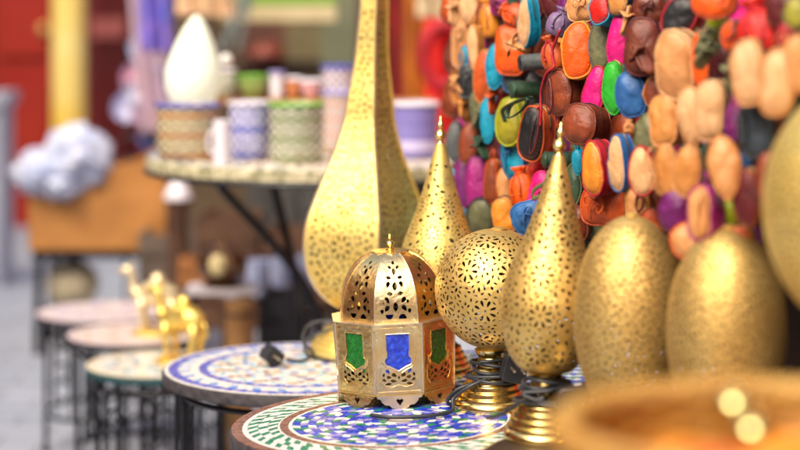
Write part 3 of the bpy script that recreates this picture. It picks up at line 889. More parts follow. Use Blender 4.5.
# px, py, w, h, colour, side colour, shape, layer, yaw(deg), roll(deg)
BAGS = [
 (456, 13, 17, 26, 'beige', 'beige', 'strap', 1, -10, 5), (472, 8, 20, 30, 'beige', 'peach', 'oval', 0, -20, 8), (463, 43, 20, 46, 'peach', 'beige', 'box', 0, -20, 0),
 (476, 47, 13, 42, 'beige', 'tan', 'pod', 1, -30, 6), (466, 60, 11, 28, 'cyan', 'blue', 'pod', 0, -20, 0), (469, 82, 19, 30, 'black', 'grey', 'box', 1, -20, 4),
 (456, 82, 10, 44, 'tan', 'peach', 'pod', 0, -20, 0), (489, 18, 22, 38, 'ochre', 'tan', 'bucket', 1, -20, 6), (500, 5, 18, 20, 'magenta', 'magenta', 'oval', 0, 0, 30),
 (513, 15, 26, 26, 'burnt orange', 'bright orange', 'bucket', 1, -15, 60), (529, 22, 20, 46, 'beige', 'cyan', 'oval', 2, -38, -8), (512, 51, 28, 48, 'bright orange', 'burnt orange', 'oval', 1, -15, 5),
 (518, 46, 24, 20, 'peach', 'beige', 'strap', 3, 0, 70), (497, 66, 19, 44, 'cyan', 'cyan', 'pod', 2, -15, -6), (484, 76, 17, 50, 'burnt orange', 'tan', 'pod', 1, -20, -6),
 (492, 100, 12, 26, 'burnt orange', 'tan', 'strap', 2, 0, 0), (536, 62, 30, 15, 'black', 'grey', 'barrel', 2, -60, 0), (553, 53, 26, 34, 'burnt orange', 'crimson', 'bucket', 3, -10, 15),
 (516, 82, 24, 20, 'slate', 'denim blue', 'round', 0, 0, 0), (528, 90, 32, 16, 'dark green', 'dark green', 'barrel', 2, -60, 20), (513, 122, 27, 46, 'olive', 'lime', 'oval', 2, -25, 4),
 (465, 107, 19, 24, 'tan', 'ochre', 'strap', 1, -10, 0), (479, 108, 15, 34, 'khaki', 'grey', 'pod', 0, -20, 0), (491, 120, 17, 44, 'cyan', 'cyan', 'pod', 1, -20, 0),
 (504, 104, 13, 20, 'crimson', 'crimson', 'oval', 0, 0, 0), (537, 134, 30, 52, 'black', 'burnt orange', 'oval', 3, -40, -6), (456, 142, 17, 36, 'grey', 'slate', 'oval', 0, -15, 0),
 (470, 144, 19, 38, 'reddish brown', 'brown', 'oval', 1, -20, 0), (483, 148, 17, 26, 'dark green', 'khaki', 'strap', 2, 0, 30), (497, 146, 15, 38, 'maroon', 'crimson', 'oval', 0, -20, 0),
 (516, 157, 27, 38, 'cyan', 'blue', 'box', 1, -25, 10), (464, 183, 15, 46, 'purple', 'magenta', 'pod', 1, -20, 4), (478, 182, 21, 48, 'magenta', 'purple', 'oval', 2, -20, 0),
 (493, 182, 15, 42, 'reddish brown', 'burnt orange', 'oval', 2, -25, 0), (484, 217, 26, 36, 'khaki', 'black', 'round', 3, -20, 0), (506, 186, 15, 34, 'peach', 'tan', 'pod', 1, -15, 0),
 (522, 186, 27, 38, 'bright orange', 'burnt orange', 'bucket', 2, -15, 10), (505, 216, 21, 34, 'ochre', 'tan', 'oval', 4, -15, 10), (531, 217, 34, 30, 'denim blue', 'blue', 'box', 5, -20, 20),
 (545, 196, 28, 44, 'hot pink', 'hot pink', 'box', 3, -20, -12), (557, 160, 24, 15, 'dark green', 'dark green', 'barrel', 2, -60, 10), (538, 170, 20, 18, 'red', 'burnt orange', 'round', 1, 0, 0),
 (560, 22, 25, 28, 'lilac', 'lilac', 'bucket', 3, -10, -20), (583, 8, 28, 26, 'peach', 'peach', 'box', 2, -20, 0), (579, 51, 29, 52, 'bright orange', 'ochre', 'oval', 4, -18, 0),
 (604, 10, 24, 28, 'red', 'cyan', 'oval', 3, -35, 15), (603, 48, 23, 50, 'khaki', 'grey', 'pod', 2, -20, 0), (623, 2, 24, 26, 'tan', 'black', 'round', 3, -30, 0), (621, 42, 22, 56, 'hot pink', 'hot pink', 'oval', 3, -20, -4),
 (645, 48, 34, 56, 'brown', 'maroon', 'oval', 4, -18, 4), (650, 10, 30, 28, 'brown', 'maroon', 'box', 3, -20, 0), (627, 20, 16, 28, 'peach', 'peach', 'strap', 5, 0, -15),
 (597, 92, 22, 48, 'hot pink', 'crimson', 'oval', 3, -25, -12), (616, 88, 22, 48, 'green', 'green', 'oval', 4, -22, 0), (633, 94, 27, 44, 'blue', 'blue', 'oval', 5, -18, 8),
 (569, 93, 36, 44, 'reddish brown', 'brown', 'round', 4, -38, 6), (587, 125, 38, 38, 'reddish brown', 'brown', 'round', 5, -42, 0), (655, 70, 18, 26, 'slate', 'black', 'oval', 3, -20, 20), (654, 92, 17, 28, 'reddish brown', 'tan', 'oval', 4, -20, 0),
 (599, 168, 29, 50, 'ochre', 'crimson', 'oval', 6, -36, 6), (606, 206, 46, 36, 'burnt orange', 'burnt orange', 'box', 4, -20, 0), (622, 163, 23, 52, 'beige', 'blue', 'oval', 7, -38, 0), (648, 134, 26, 38, 'khaki', 'khaki', 'pear', 6, -20, 0),
 (629, 127, 11, 14, 'peach', 'peach', 'bucket', 8, 0, 0), (643, 171, 26, 46, 'beige', 'crimson', 'pear', 7, -28, 6), (640, 204, 25, 36, 'peach', 'tan', 'oval', 5, -20, 6), (579, 162, 11, 24, 'cyan', 'cyan', 'pod', 3, -20, 0),
 (679, 64, 38, 64, 'peach', 'beige', 'oval', 6, -16, 0), (707, 59, 23, 54, 'bright orange', 'bright orange', 'oval', 5, -20, 4), (724, 70, 25, 54, 'maroon', 'brown', 'oval', 4, -20, 4), (683, 17, 32, 40, 'black', 'crimson', 'oval', 4, -30, -35),
 (715, 3, 40, 30, 'bright orange', 'burnt orange', 'round', 6, -10, 0), (719, 24, 18, 26, 'lime', 'olive', 'oval', 4, -20, 0), (732, 36, 22, 32, 'bright orange', 'grey', 'almond', 7, -20, -20), (760, 28, 46, 58, 'red', 'crimson', 'bucket', 6, -10, 15),
 (784, 8, 30, 34, 'maroon', 'brown', 'oval', 5, -20, 0), (790, 38, 24, 32, 'crimson', 'maroon', 'round', 6, -20, 0), (750, 73, 31, 62, 'beige', 'peach', 'oval', 8, -20, 4), (779, 82, 31, 62, 'beige', 'tan', 'oval', 9, -20, -4),
 (798, 64, 24, 54, 'peach', 'tan', 'oval', 8, -20, 0), (797, 14, 20, 28, 'olive', 'khaki', 'oval', 7, -20, 0), (667, 121, 28, 48, 'tan', 'peach', 'oval', 7, -20, 6), (692, 117, 27, 58, 'beige', 'peach', 'almond', 8, -20, 4), (712, 110, 29, 58, 'beige', 'beige', 'oval', 7, -20, -4),
 (737, 118, 25, 50, 'purple', 'magenta', 'bucket', 7, -20, 0), (758, 128, 30, 54, 'slate', 'grey', 'oval', 6, -20, 0), (668, 172, 27, 52, 'tan', 'peach', 'pear', 9, -25, 8), (688, 171, 27, 48, 'tan', 'peach', 'pear', 10, -25, -8),
 (725, 168, 29, 60, 'peach', 'tan', 'almond', 9, -20, 8), (705, 166, 15, 42, 'dark green', 'khaki', 'pod', 5, -20, 0), (746, 162, 15, 28, 'denim blue', 'lilac', 'oval', 6, -20, 0), (750, 197, 26, 52, 'maroon', 'reddish brown', 'oval', 7, -20, 0),
 (677, 209, 30, 44, 'purple', 'maroon', 'oval', 8, -20, -6), (705, 213, 29, 50, 'peach', 'magenta', 'oval', 9, -34, 4), (730, 213, 24, 26, 'lime', 'olive', 'round', 6, -20, 0), (690, 240, 34, 32, 'peach', 'burnt orange', 'oval', 8, -20, 0),
 (657, 190, 20, 42, 'brown', 'reddish brown', 'oval', 3, -20, 0), (655, 222, 24, 28, 'burnt orange', 'brown', 'round', 4, -20, 0), (770, 178, 24, 50, 'reddish brown', 'maroon', 'oval', 6, -20, 0), (778, 130, 20, 40, 'brown', 'brown', 'oval', 3, -20, 0),
 (741, 244, 28, 34, 'burnt orange', 'tan', 'oval', 6, -20, 0), (715, 246, 22, 30, 'brown', 'tan', 'oval', 4, -20, 0), (546, 222, 26, 30, 'burnt orange', 'crimson', 'oval', 1, -20, 0), (558, 190, 20, 34, 'crimson', 'maroon', 'oval', 1, -20, 0),
 (575, 186, 20, 40, 'dark green', 'khaki', 'oval', 2, -20, 0), (576, 222, 26, 34, 'brown', 'brown', 'oval', 2, -20, 0), (625, 230, 26, 30, 'brown', 'burnt orange', 'oval', 2, -20, 0),
]
# darker pouches that fill the second row behind them
rb = random.Random(77)
for gy in range(6):
    for gx in range(17):
        px = 452+gx*21+rb.uniform(-5, 5)+(10 if gy % 2 else 0); py = 4+gy*44+rb.uniform(-8, 8)
        if px > 795: continue
        c = rb.choice(['hot pink', 'cyan', 'purple', 'magenta', 'brown', 'reddish brown', 'maroon', 'burnt orange', 'dark green', 'black', 'crimson', 'cyan', 'tan', 'slate', 'magenta', 'khaki', 'brown', 'purple'])
        s = 1+(px-450)/700
        BAGS.append((px, py, 22*s, 40*s, c, rb.choice(['brown', 'black', c]), rb.choice(['oval', 'oval', 'round', 'pear']), -1, -20, rb.uniform(-15, 15)))

for k_ in range(10):
    px = rb.uniform(455, 790); py = rb.uniform(5, 235)
    BAGS.append((px, py, rb.uniform(12, 17)*(1+(px-450)/700), rb.uniform(20, 32)*(1+(px-450)/700), rb.choice(['peach', 'tan', 'brown', 'khaki', 'burnt orange', 'reddish brown', 'maroon']), 'tan', 'strap', 2+int((px-450)/50), rb.uniform(-40, 10), rb.uniform(-50, 50)))

def wallY(px): return 1.2313/((px-400)/F_PX+.3357)
used_labels = {}
def bag_label(i):
    px, py, w, h, c, cs, k, ly, ya, ro = BAGS[i]
    word = SHAPE_WORD[k]
    first = f'{c} leather {word}'
    if cs != c and k not in ('strap',): first = f'{c} {word} with {cs} sides'
    def near(dx, dy):
        best = None; bd = 1e9
        for j, b in enumerate(BAGS):
            if j == i or b[7] < 0: continue
            x, y = b[0]-px, b[1]-py
            al = x*dx+y*dy; ac = abs(x*dy)+abs(y*dx)
            if al > 6 and ac < al*.9 and al < 75:
                q = al+ac*.8
                if q < bd: bd = q; best = b
        return best
    L, R, U, D = near(-1, 0), near(1, 0), near(0, -1), near(0, 1)
    sn = lambda b: f"the {b[4]} {'bag' if b[6] == 'bucket' else ('strap' if b[6] == 'strap' else 'pouch')}"
    pre = 'half hidden ' if ly < 0 else ''
    cand = []
    if ly >= 0: cand.append(first)
    if L: cand.append(f'{pre}{c} {word} right of {sn(L)}')
    if U: cand.append(f'{pre}{c} {word} hanging below {sn(U)}')
    if R: cand.append(f'{pre}{c} {word} left of {sn(R)}')
    if L and R: cand.append(f'{pre}{c} {word} between {sn(L)} and {sn(R)}')
    if U and D: cand.append(f'{pre}{c} {word} below {sn(U)}, above {sn(D)}')
    if L and U: cand.append(f'{pre}{c} {word} right of {sn(L)}, below {sn(U)}')
    if R and D: cand.append(f'{pre}{c} {word} left of {sn(R)}, above {sn(D)}')
    reg = ('upper' if py < 75 else 'middle' if py < 155 else 'lower')+' '+('left' if px < 560 else 'centre' if px < 670 else 'right')
    cand.append(f'{pre}{c} {word} in the {reg} of the leather display')
    if L and U: cand.append(f'{pre}{c} {word}, {reg} of display, below {sn(U)}')
    if L: cand.append(f'{pre}{c} {word}, {reg} of display, beside {sn(L)}')
    if R: cand.append(f'{pre}{c} {word}, {reg} of display, left of {sn(R)}')
    return [x for x in cand if len(x.split()) <= 16]
CANDS = [bag_label(i) for i in range(len(BAGS))]
count = {}
for cs_ in CANDS:
    for x in set(cs_): count[x] = count.get(x, 0)+1
taken = set()
for i, b in enumerate(BAGS):
    px, py, w, h, c, cs, k, ly, ya, ro = b
    lab = next((x for x in CANDS[i] if count[x] == 1 and x not in taken), None) or next((x for x in CANDS[i] if x not in taken), CANDS[i][-1])
    taken.add(lab)
    Y = wallY(px)-.10-.028*max(0, ly)+(.055 if ly < 0 else 0)
    p = at(px, py, Y); W_, H_ = px_w(w, Y), px_w(h, Y)
    dp_ = {'bucket': .8, 'barrel': 1.6, 'strap': .3, 'round': .75, 'box': .42, 'oval': .62, 'pod': .7, 'almond': .3, 'pear': .3, 'drop': .3}[k]*min(W_, H_)
    if cs != c and k == 'oval' and ya < -30: dp_ = min(W_, H_)*.62
    t = thing({'strap': 'leather_strap', 'bucket': 'drawstring_bag'}.get(k, 'leather_pouch'), lab, {'strap': 'leather strap', 'bucket': 'drawstring bag'}.get(k, 'leather pouch'),
              p, (math.radians(rb.uniform(-6, 6)), math.radians(-ro), math.radians(ya-8+rb.uniform(-14, 10))), 'leather pouches hanging on the market display')
    W_ *= 1.04; H_ *= 1.05
    if k == 'strap': strap_mesh(t, W_, H_, c, i)
    elif k == 'bucket':
        bucket_mesh(t, W_, H_, c, cs, i)
    elif k == 'barrel':
        pouch_meshes(t, 'round', H_*1.1, H_, W_, c, cs, i, seam=False, zipper=False)
    else:
        pouch_meshes(t, k, W_, H_, dp_, c, cs, i, seam=(ly >= 0 and w > 18), zipper=(ly >= 0 and k in ('oval', 'box', 'round')))
        if ly >= 0 and i % 3 == 0: loop_mesh(t, W_, H_, cs, i)
        if ly >= 0 and rb.random() < .25: wrist_strap(t, W_, H_, rb.choice([cs, c, 'brown', 'black', 'maroon', 'tan']), i)
        if k in ('box',) and ly >= 0 and W_ > .03: bow_strings(t, W_*.8, H_, cs)
# the long crimson cord and the green strap
def hang_cord(name, label, pts, r, c, flat=None):
    P = [at(x, y, wallY(x)-.30+dz) for x, y, dz in pts]
    out = []; Q = [2*P[0]-P[1]]+P+[2*P[-1]-P[-2]]
    for i in range(1, len(Q)-2):
        for k in range(8):
            t = k/8; a, b, c_, d = Q[i-1:i+3]
            out.append(.5*((2*b)+(c_-a)*t+(2*a-5*b+4*c_-d)*t*t+(3*b-a-3*c_+d)*t**3))
    o = MB().tube(out, r, 8, flat=flat).build(name, leather(c), None, sharp=0)
    tag(o, label, 'leather cord'); return o
hang_cord('leather_lace', 'long crimson leather cord looping down over the black pouch', [(560, 30, .05), (552, 52, .04), (554, 66, .02), (546, 74, .0), (541, 92, 0), (541, 112, 0), (540, 128, .0)], .0020, 'crimson')
hang_cord('leather_lace', 'mint green tie strap knotted over the hot pink pouch', [(549, 170, .04), (545, 182, .02), (534, 190, .0), (533, 198, 0), (546, 192, .0), (553, 180, .03)], .0016, 'khaki', (.0032, .0009))
hang_cord('leather_lace', 'dark green bow of thin strap over the olive pouch', [(505, 122, .05), (503, 110, .03), (516, 102, .0), (528, 99, 0), (522, 110, 0), (508, 118, .02), (512, 104, .03), (535, 96, .03)], .0016, 'dark green', (.0036, .001))
# board that carries them
bd = MB()
a = Vector((.09-.02, 3.4+.12, 0)); b2 = Vector((.476+.42, 3.4-(.476+.42-.09)/.3357, 0))
dirv = (b2-a).normalized(); nn = Vector((dirv.y, -dirv.x, 0)); nn = nn if nn.x > 0 else -nn
BOARDM = mat('gap_shade_backing', '#2a120c', .9, 0, col2='#140806', vscale=20, bump=.5, bscale=80, bdist=.002)  # near-black backing stands in for the shade in the gaps between pouches
o0 = nn*.03
P = [a+o0, b2+o0, b2+o0+nn*.02, a+o0+nn*.02]
vs = [p+Vector((0, 0, z)) for z in (.62, 1.75) for p in P]
bd.add(vs, [(3, 2, 1, 0), (4, 5, 6, 7), (0, 1, 5, 4), (1, 2, 6, 5), (2, 3, 7, 6), (3, 0, 4, 7)], 0, False)
tag(bd.build('display_board', BOARDM), 'dark board behind the hanging leather pouches', 'board')

# ------------------------------------------------------------------ basket in the near right corner
def basket():
    bc = Vector((.245, 1.25, .6205)); H = .198; R = .135
    CANE = mat('orange_cane', '#b5822e', .5, 0, col2='#966220', vscale=60, bump=.4, bscale=90, bdist=.002)
    CANE2 = mat('pinkish_cane', '#b8924a', .5, 0, col2='#a87a34', vscale=14)
    t = thing('woven_basket', 'large blurred orange cane basket in the near right corner', 'basket', bc)
    w = MB(); n = 24
    for j in range(n):
        z = .006+(H-.012)*j/(n-1); r = R*(.80+.20*math.sin(PI/2*j/(n-1)))
        w.tube([((r+.003*math.cos(20*a+PI*(j % 2)))*math.cos(a), (r+.003*math.cos(20*a+PI*(j % 2)))*math.sin(a), z) for a in [TAU*k/160 for k in range(160)]], .0054, 6, closed=True)
    w.build('woven_side', CANE, t, sharp=0)
    s = MB()
    for i in range(40):
        a = TAU*i/40
        s.tube([(R*(.80+.20*math.sin(PI/2*q))*math.cos(a), R*(.80+.20*math.sin(PI/2*q))*math.sin(a), .006+(H-.012)*q) for q in [k/6 for k in range(7)]], .003, 5)
    s.build('stakes', CANE2, t, sharp=0)
    MB().lathe([(0, 0), (R*.80, 0), (R*.80, .006), (0, .006)], 60).build('bottom', CANE, t)
    rim = MB()
    for q in range(3):
        rim.tube([((R+.002+.005*math.cos(24*a+TAU*q/3))*math.cos(a), (R+.002+.005*math.cos(24*a+TAU*q/3))*math.sin(a), H+.003+.005*math.sin(24*a+TAU*q/3)) for a in [TAU*k/240 for k in range(240)]], .0058, 6, closed=True)
    rim.build('braided_rim', CANE2, t, sharp=0)
    rnd = random.Random(4)
    items = [(-.078, .055, 'ochre'), (-.03, .085, 'tan'), (.025, .06, 'ochre'), (-.105, -.01, 'peach'), (-.055, .0, 'ochre'), (.0, .01, 'ochre'), (.07, .08, 'tan'), (.065, .015, 'ochre'), (-.085, -.065, 'tan'), (-.054, -.03, 'burnt orange'), (.045, -.06, 'ochre'), (.105, -.02, 'tan'), (-.062, .092, 'red'), (.11, .04, 'tan')]
    words = ['at the far left', 'behind', 'at the far middle', 'at the left rim', 'left of the glint balls', 'in the middle', 'at the far right', 'right of the glint balls', 'at the near left', 'at the near middle', 'at the near right', 'at the right rim', 'against the far rim', 'beside the far right rim']
    for i, (x, y, c) in enumerate(items):
        u = thing('leather_pouch', f'blurred {c} pouch in the basket {words[i]}', 'leather pouch', bc+Vector((x*.82, y*.82, .160+rnd.uniform(-.008, .01))), (math.radians(-80+rnd.uniform(-15, 15)), rnd.uniform(-.2, .2), rnd.uniform(0, 6)), 'pouches in the basket')
        pouch_meshes(u, 'oval', .056, .070, .022, c, c, 900+i, seam=False, zipper=False)
    # lower filling layer
    for i in range(9):
        a = i*2.39996; r = .115*math.sqrt((i+.5)/9); c = rnd.choice(['ochre', 'tan', 'bright orange'])
    BALL = mat('mirror_brass', (.62, .60, .26), .06, 1)  # mirror balls added to catch the sun as two blurred bright discs
    for i, (px, py, wd) in enumerate(((735, 409, 'upper left one'), (746, 430, 'lower right one'))):
        p = at(px+(0 if i == 0 else 7), py+(0 if i == 0 else 5), 1.345 if i == 0 else 1.30)
        u = thing('glint_ball', f'little mirror ball added to the basket for its glint, the {wd} of two', 'ball', p-Vector((0, 0, .017)), (0, 0, 0), 'glint balls added in the basket')
        MB().ball((0, 0, .017), .0135, 32, 20).build('ball', BALL, u, sharp=0)
        MB().tube([(.004*math.cos(k/10*TAU), 0, .0335+.004*math.sin(k/10*TAU)) for k in range(10)], .001, 6, closed=True).build('eyelet', BRASS_POL, u, sharp=0)
basket()

# ------------------------------------------------------------------ background: low tables at the left
PINKT = mat('pale_rose_glaze', '#d9cbd2', .35, 0, col2='#c4b2c2', vscale=25)
def low_table(label, px, py, Y, r, rings, edge, seed, grille=16):
    p = at(px, py, Y)
    return mosaic_table('iron_mosaic_table', label, (p.x, p.y, p.z), r, rings, seed, thick=.016, group='low iron tables along the street', grille=grille, edge=edge, rod=.0065, n=4)
TEAL_EDGE = mat('teal_painted_rim', '#123a3e', .5, 0, col2='#1c4c50', vscale=30)
DARK_EDGE = mat('dark_rim', '#2b2830', .5)
def simple_rings(r, pats): return [(r*.9, r*.985, 80, [pats[0][0]], 0, 0)]+ringset(.01, r*.89, .016, .022, pats, .4)
low_table('low round table with a pinkish white top, farthest in the row of low tables', 103, 312, 4.75, .168, simple_rings(.168, [['rose', 'white'], ['rose', 'white', 'rose'], ['lilac', 'rose', 'white', 'rose']]), DARK_EDGE, 11)
low_table('low round table with pale speckled top, middle of the row of low tables', 136, 334, 4.33, .158, simple_rings(.158, [['rose', 'cream'], ['cream', 'rose', 'ochre', 'white'], ['white', 'rose']]), DARK_EDGE, 12)
low_table('low round table with a pale green top and teal rim, nearest in the row', 160, 364, 3.90, .153, simple_rings(.153, [['cream', 'white'], ['white', 'aqua', 'cream'], ['cream', 'teal', 'white', 'white', 'slate']]), TEAL_EDGE, 13)

# brass animal figurines on the low tables
YB = mat('yellow_brass', (.92, .72, .22), .42, .8, col2=(.88, .60, .12), vscale=30, rough2=.45)
CREAM = mat('cream_brass', (.90, .80, .55), .4, .6, col2=(.80, .64, .36), vscale=30)
def camel(label, loc, k, m, rz):
    t = thing('animal_figurine', label, 'figurine', loc, (0, 0, rz), 'brass animal figurines')
    mb = MB()
    # trunk, neck and head as one swept body
    path = [(-.052, 0, .070), (-.045, 0, .078), (-.020, 0, .084), (.004, 0, .090), (.026, 0, .082), (.044, 0, .078), (.056, 0, .088), (.062, 0, .108), (.062, 0, .128), (.068, 0, .139), (.082, 0, .138), (.094, 0, .132)]
    rad = [.004, .019, .026, .029, .027, .021, .0125, .0095, .009, .0125, .010, .005]
    mb.tube([(x*k, y, z*k) for x, y, z in path], [r*k for r in rad], 16)
    mb.ball((.0, 0, .112*k), .019*k, 14, 10, sc=(1, .8, 1.1))
    for x in (-.036, .034):
        for s in (-1, 1):
            q = .004 if x > 0 else -.004
            mb.tube([((x)*k, s*.013*k, .075*k), ((x+q)*k, s*.016*k, .045*k), ((x-q)*k, s*.016*k, .022*k), (x*k, s*.016*k, .006*k), ((x+.004)*k, s*.016*k, 0)], [.012*k, .0085*k, .0055*k, .005*k, .008*k], 10)
    for s in (-1, 1): mb.tube([(.066*k, s*.008*k, .147*k), (.063*k, s*.012*k, .156*k)], [.004*k, .0012*k], 8)
    mb.tube([(-.05*k, 0, .082*k), (-.060*k, 0, .07*k), (-.062*k, 0, .048*k)], [.004*k, .003*k, .005*k], 8)
    mb.build('body', m, t, sharp=0)
    MB().lathe([(0, 0), (.058*k, 0), (.060*k, .003*k), (.056*k, .007*k), (0, .007*k)], 32, c=(0, 0, -.007*k)).build('stand', YB, t)
    b = MB(); b.box(-.02*k, .024*k, -.028*k, .028*k, .094*k, .106*k); b.build('saddle_cloth', YB, t)
pT = at(160, 364, 3.90)
camel('yellow brass camel figurine standing on the pale green low table', Vector((pT.x+.045, 3.92, pT.z+.009)), .98, YB, 2.6)
pT2 = at(136, 334, 4.33)
camel('pale cream brass camel figurine on the speckled low table, behind the yellow one', Vector((pT2.x+.05, 4.33, pT2.z+.010)), .98, CREAM, 3.0)

# ------------------------------------------------------------------ background: big round table and pottery
BT = at(332, 154, 4.3)
RB_ = .42
BLK = IRON
def big_table():
    t = thing('iron_round_table', 'big round mosaic table on curved black iron legs, loaded with painted bowls', 'table', BT)
    MB().lathe([(0, -.032), (RB_*.98, -.032), (RB_, -.026), (RB_, -.004), (RB_*.99, 0), (0, 0)], 96).build('table_top', mat('pale_rim_tiles', '#cfc6a6', .4, 0, col2='#8e8a6a', vscale=55, vlo=.45, vhi=.55), t)
    names = ['white', 'ochre', 'cream', 'slate']
    mosaic_mb([(RB_*.9, RB_*.985, 120, ['white', 'slate'], 0, 0)]+ringset(.05, RB_*.89, .03, .04, [['cream', 'white'], ['ochre', 'white', 'cream']], .4), names, 4).build('mosaic', [TILE[k] for k in names], t, sharp=0, loc=(0, 0, .0005))
    e = MB()
    e.tube([(RB_*1.003*math.cos(TAU*k/96), RB_*1.003*math.sin(TAU*k/96), -.034) for k in range(96)], .005, 6, closed=True); e.build('iron_band', BLK, t)
    for i in range(4):
        a = .55+TAU*i/4; c, s = math.cos(a), math.sin(a)
        pts = []
        for k in range(21):
            q = k/20; r = .30-.27*math.sin(PI*q*.95)**1.2+.05*q; z = -.034-(BT.z-.034)*q
            pts.append((r*c-.05*s*math.sin(PI*q), r*s+.05*c*math.sin(PI*q), z))
        MB().tube(pts, .011, 8).build('leg', BLK, t)
    MB().tube([(.06*math.cos(TAU*k/32), .06*math.sin(TAU*k/32), -.36) for k in range(32)], .008, 6, closed=True).build('ring_brace', BLK, t)
    return t
big_table()

def painted(name, base, c1, c2, bands, ang):
    """glazed pottery with painted bands: nodes on height and angle"""
    if name in MATS: return MATS[name]
    m = mat(name, base, .22, 0, coat=.3); nt = m.node_tree; n = nt.nodes; l = nt.links; p = n['Principled BSDF']
    tc = n.new('ShaderNodeTexCoord'); sp = n.new('ShaderNodeSeparateXYZ'); l.new(tc.outputs['Object'], sp.inputs[0])
    at2 = n.new('ShaderNodeMath'); at2.operation = 'ARCTAN2'; l.new(sp.outputs[1], at2.inputs[0]); l.new(sp.outputs[0], at2.inputs[1])
    def M(op, a, b=None, c=None):
        x = n.new('ShaderNodeMath'); x.operation = op
        for i, v in enumerate((a, b, c)):
            if v is None: continue
            if isinstance(v, (int, float)): x.inputs[i].default_value = v
            else: l.new(v, x.inputs[i])
        return x.outputs[0]
    sa = M('SINE', M('MULTIPLY', at2.outputs[0], ang)); sz = M('SINE', M('MULTIPLY', sp.outputs[2], bands))
    f = M('GREATER_THAN', M('MULTIPLY', sa, sz), .05)
    f2 = M('GREATER_THAN', M('SINE', M('MULTIPLY', sp.outputs[2], bands*.5)), .86)
    mx = n.new('ShaderNodeMix'); mx.data_type = 'RGBA'; mx.inputs[6].default_value = lin(base); mx.inputs[7].default_value = lin(c1); l.new(f, mx.inputs[0])
    m2 = n.new('ShaderNodeMix'); m2.data_type = 'RGBA'; m2.inputs[7].default_value = lin(c2); l.new(mx.outputs[2], m2.inputs[6]); l.new(f2, m2.inputs[0])
    l.new(m2.outputs[2], p.inputs['Base Color'])
    return m
def bowl(label, px0, px1, pyt, pyb, Y, m, rim, shape='cyl', group='painted pottery on the big round table', cat='bowl', sup=None):
    c = at((px0+px1)/2, pyb, Y); w = px_w(px1-px0, Y)/2; h = px_w(pyb-pyt, Y)*1.0
    t = thing('painted_bowl' if cat == 'bowl' else 'painted_'+cat, label, cat, (c.x, Y, sup if sup is not None else c.z), group=group)
    if sup is not None: h += 0
    if shape == 'cyl': prof = [(0, .004), (w*.80, 0), (w*.90, .004), (w*.97, h*.2), (w*.985, h*.85), (w, h*.95), (w, h)]
    elif shape == 'bowl': prof = [(0, .003), (w*.45, 0), (w*.5, .006), (w*.75, h*.3), (w*.93, h*.7), (w, h)]
    else: prof = [(0, .003), (w*.6, 0), (w*.85, h*.2), (w, h*.5), (w*.8, h*.8), (w*.62, h*.9), (w*.7, h)]
    rr = prof[-1][0]
    full = prof+[(rr-.004, h+.002), (rr-.008, h-.003), (w*.8, h*.5), (w*.4, .012), (0, .010)]
    MB().lathe(full, 48).build('bowl_body' if cat == 'bowl' else cat+'_body', m, t, sharp=50)
    MB().tube([(rr*math.cos(TAU*k/48), rr*math.sin(TAU*k/48), h) for k in range(48)], .0045, 8, closed=True).build('rim', rim, t, sharp=0)
    return t
BLU = glaze('glaze_rim_blue', '#3a3fa0', '#4a55bb'); GRN = glaze('glaze_rim_green', '#5c9a2e', '#77b03c'); WHI = glaze('glaze_rim_white', '#e6e3ea', '#d8d4e0'); LIL = glaze('glaze_rim_lilac', '#8780c0', '#9d96cc')
zT = BT.z+.0012
bowl('straight sided cream bowl with blue rim and brown bands, left end of the big table', 156, 219, 100, 154, 4.14, painted('pot_cream', '#ddd0a8', '#5a4a3c', '#b06a34', 290, 13), BLU, sup=zT)
bowl('white and blue painted pot between the cream bowl and the green rimmed bowl', 229, 270, 98, 155, 4.11, painted('pot_blue', '#d8d8ec', '#2c38a0', '#5560b8', 230, 11), WHI, sup=zT)
bowl('black and white patterned bowl with a green rim, in the middle of the big table', 269, 324, 98, 156, 4.05, painted('pot_green', '#cfd2bc', '#39402e', '#7a8a60', 300, 12), GRN, sup=zT)
bowl('lilac blue ribbed bowl with white rim, right of the tall lamp', 392, 438, 97, 152, 4.15, painted('pot_lilac', '#8f88c6', '#5b56a0', '#b8b2dc', 100, 30), WHI, sup=zT)
bowl('pale brown patterned pot tucked behind the green rimmed bowl', 322, 356, 92, 152, 4.32, painted('pot_rose', '#d8c6bc', '#8c7f88', '#c89a8a', 360, 18), LIL, sup=zT)
# white mug at the edge of the first bowl
def mug():
    c = at(222, 154, 4.0); t = thing('white_mug', 'plain white mug between the cream bowl and the blue pot', 'mug', (c.x, 4.0, zT), group='painted pottery on the big round table')
    w, h = px_w(8.5, 4), px_w(44, 4)
    MB().lathe([(0, 0), (w*.9, 0), (w, .01), (w, h), (w-.003, h+.001), (w-.004, .01), (0, .009)], 32).build('mug_body', WHI, t, sharp=50)
    MB().tube([(-w-.012*math.sin(q), 0, h*.5+h*.28*math.cos(q)) for q in [PI*k/12 for k in range(13)]], .003, 8).build('handle', WHI, t, sharp=0)
mug()
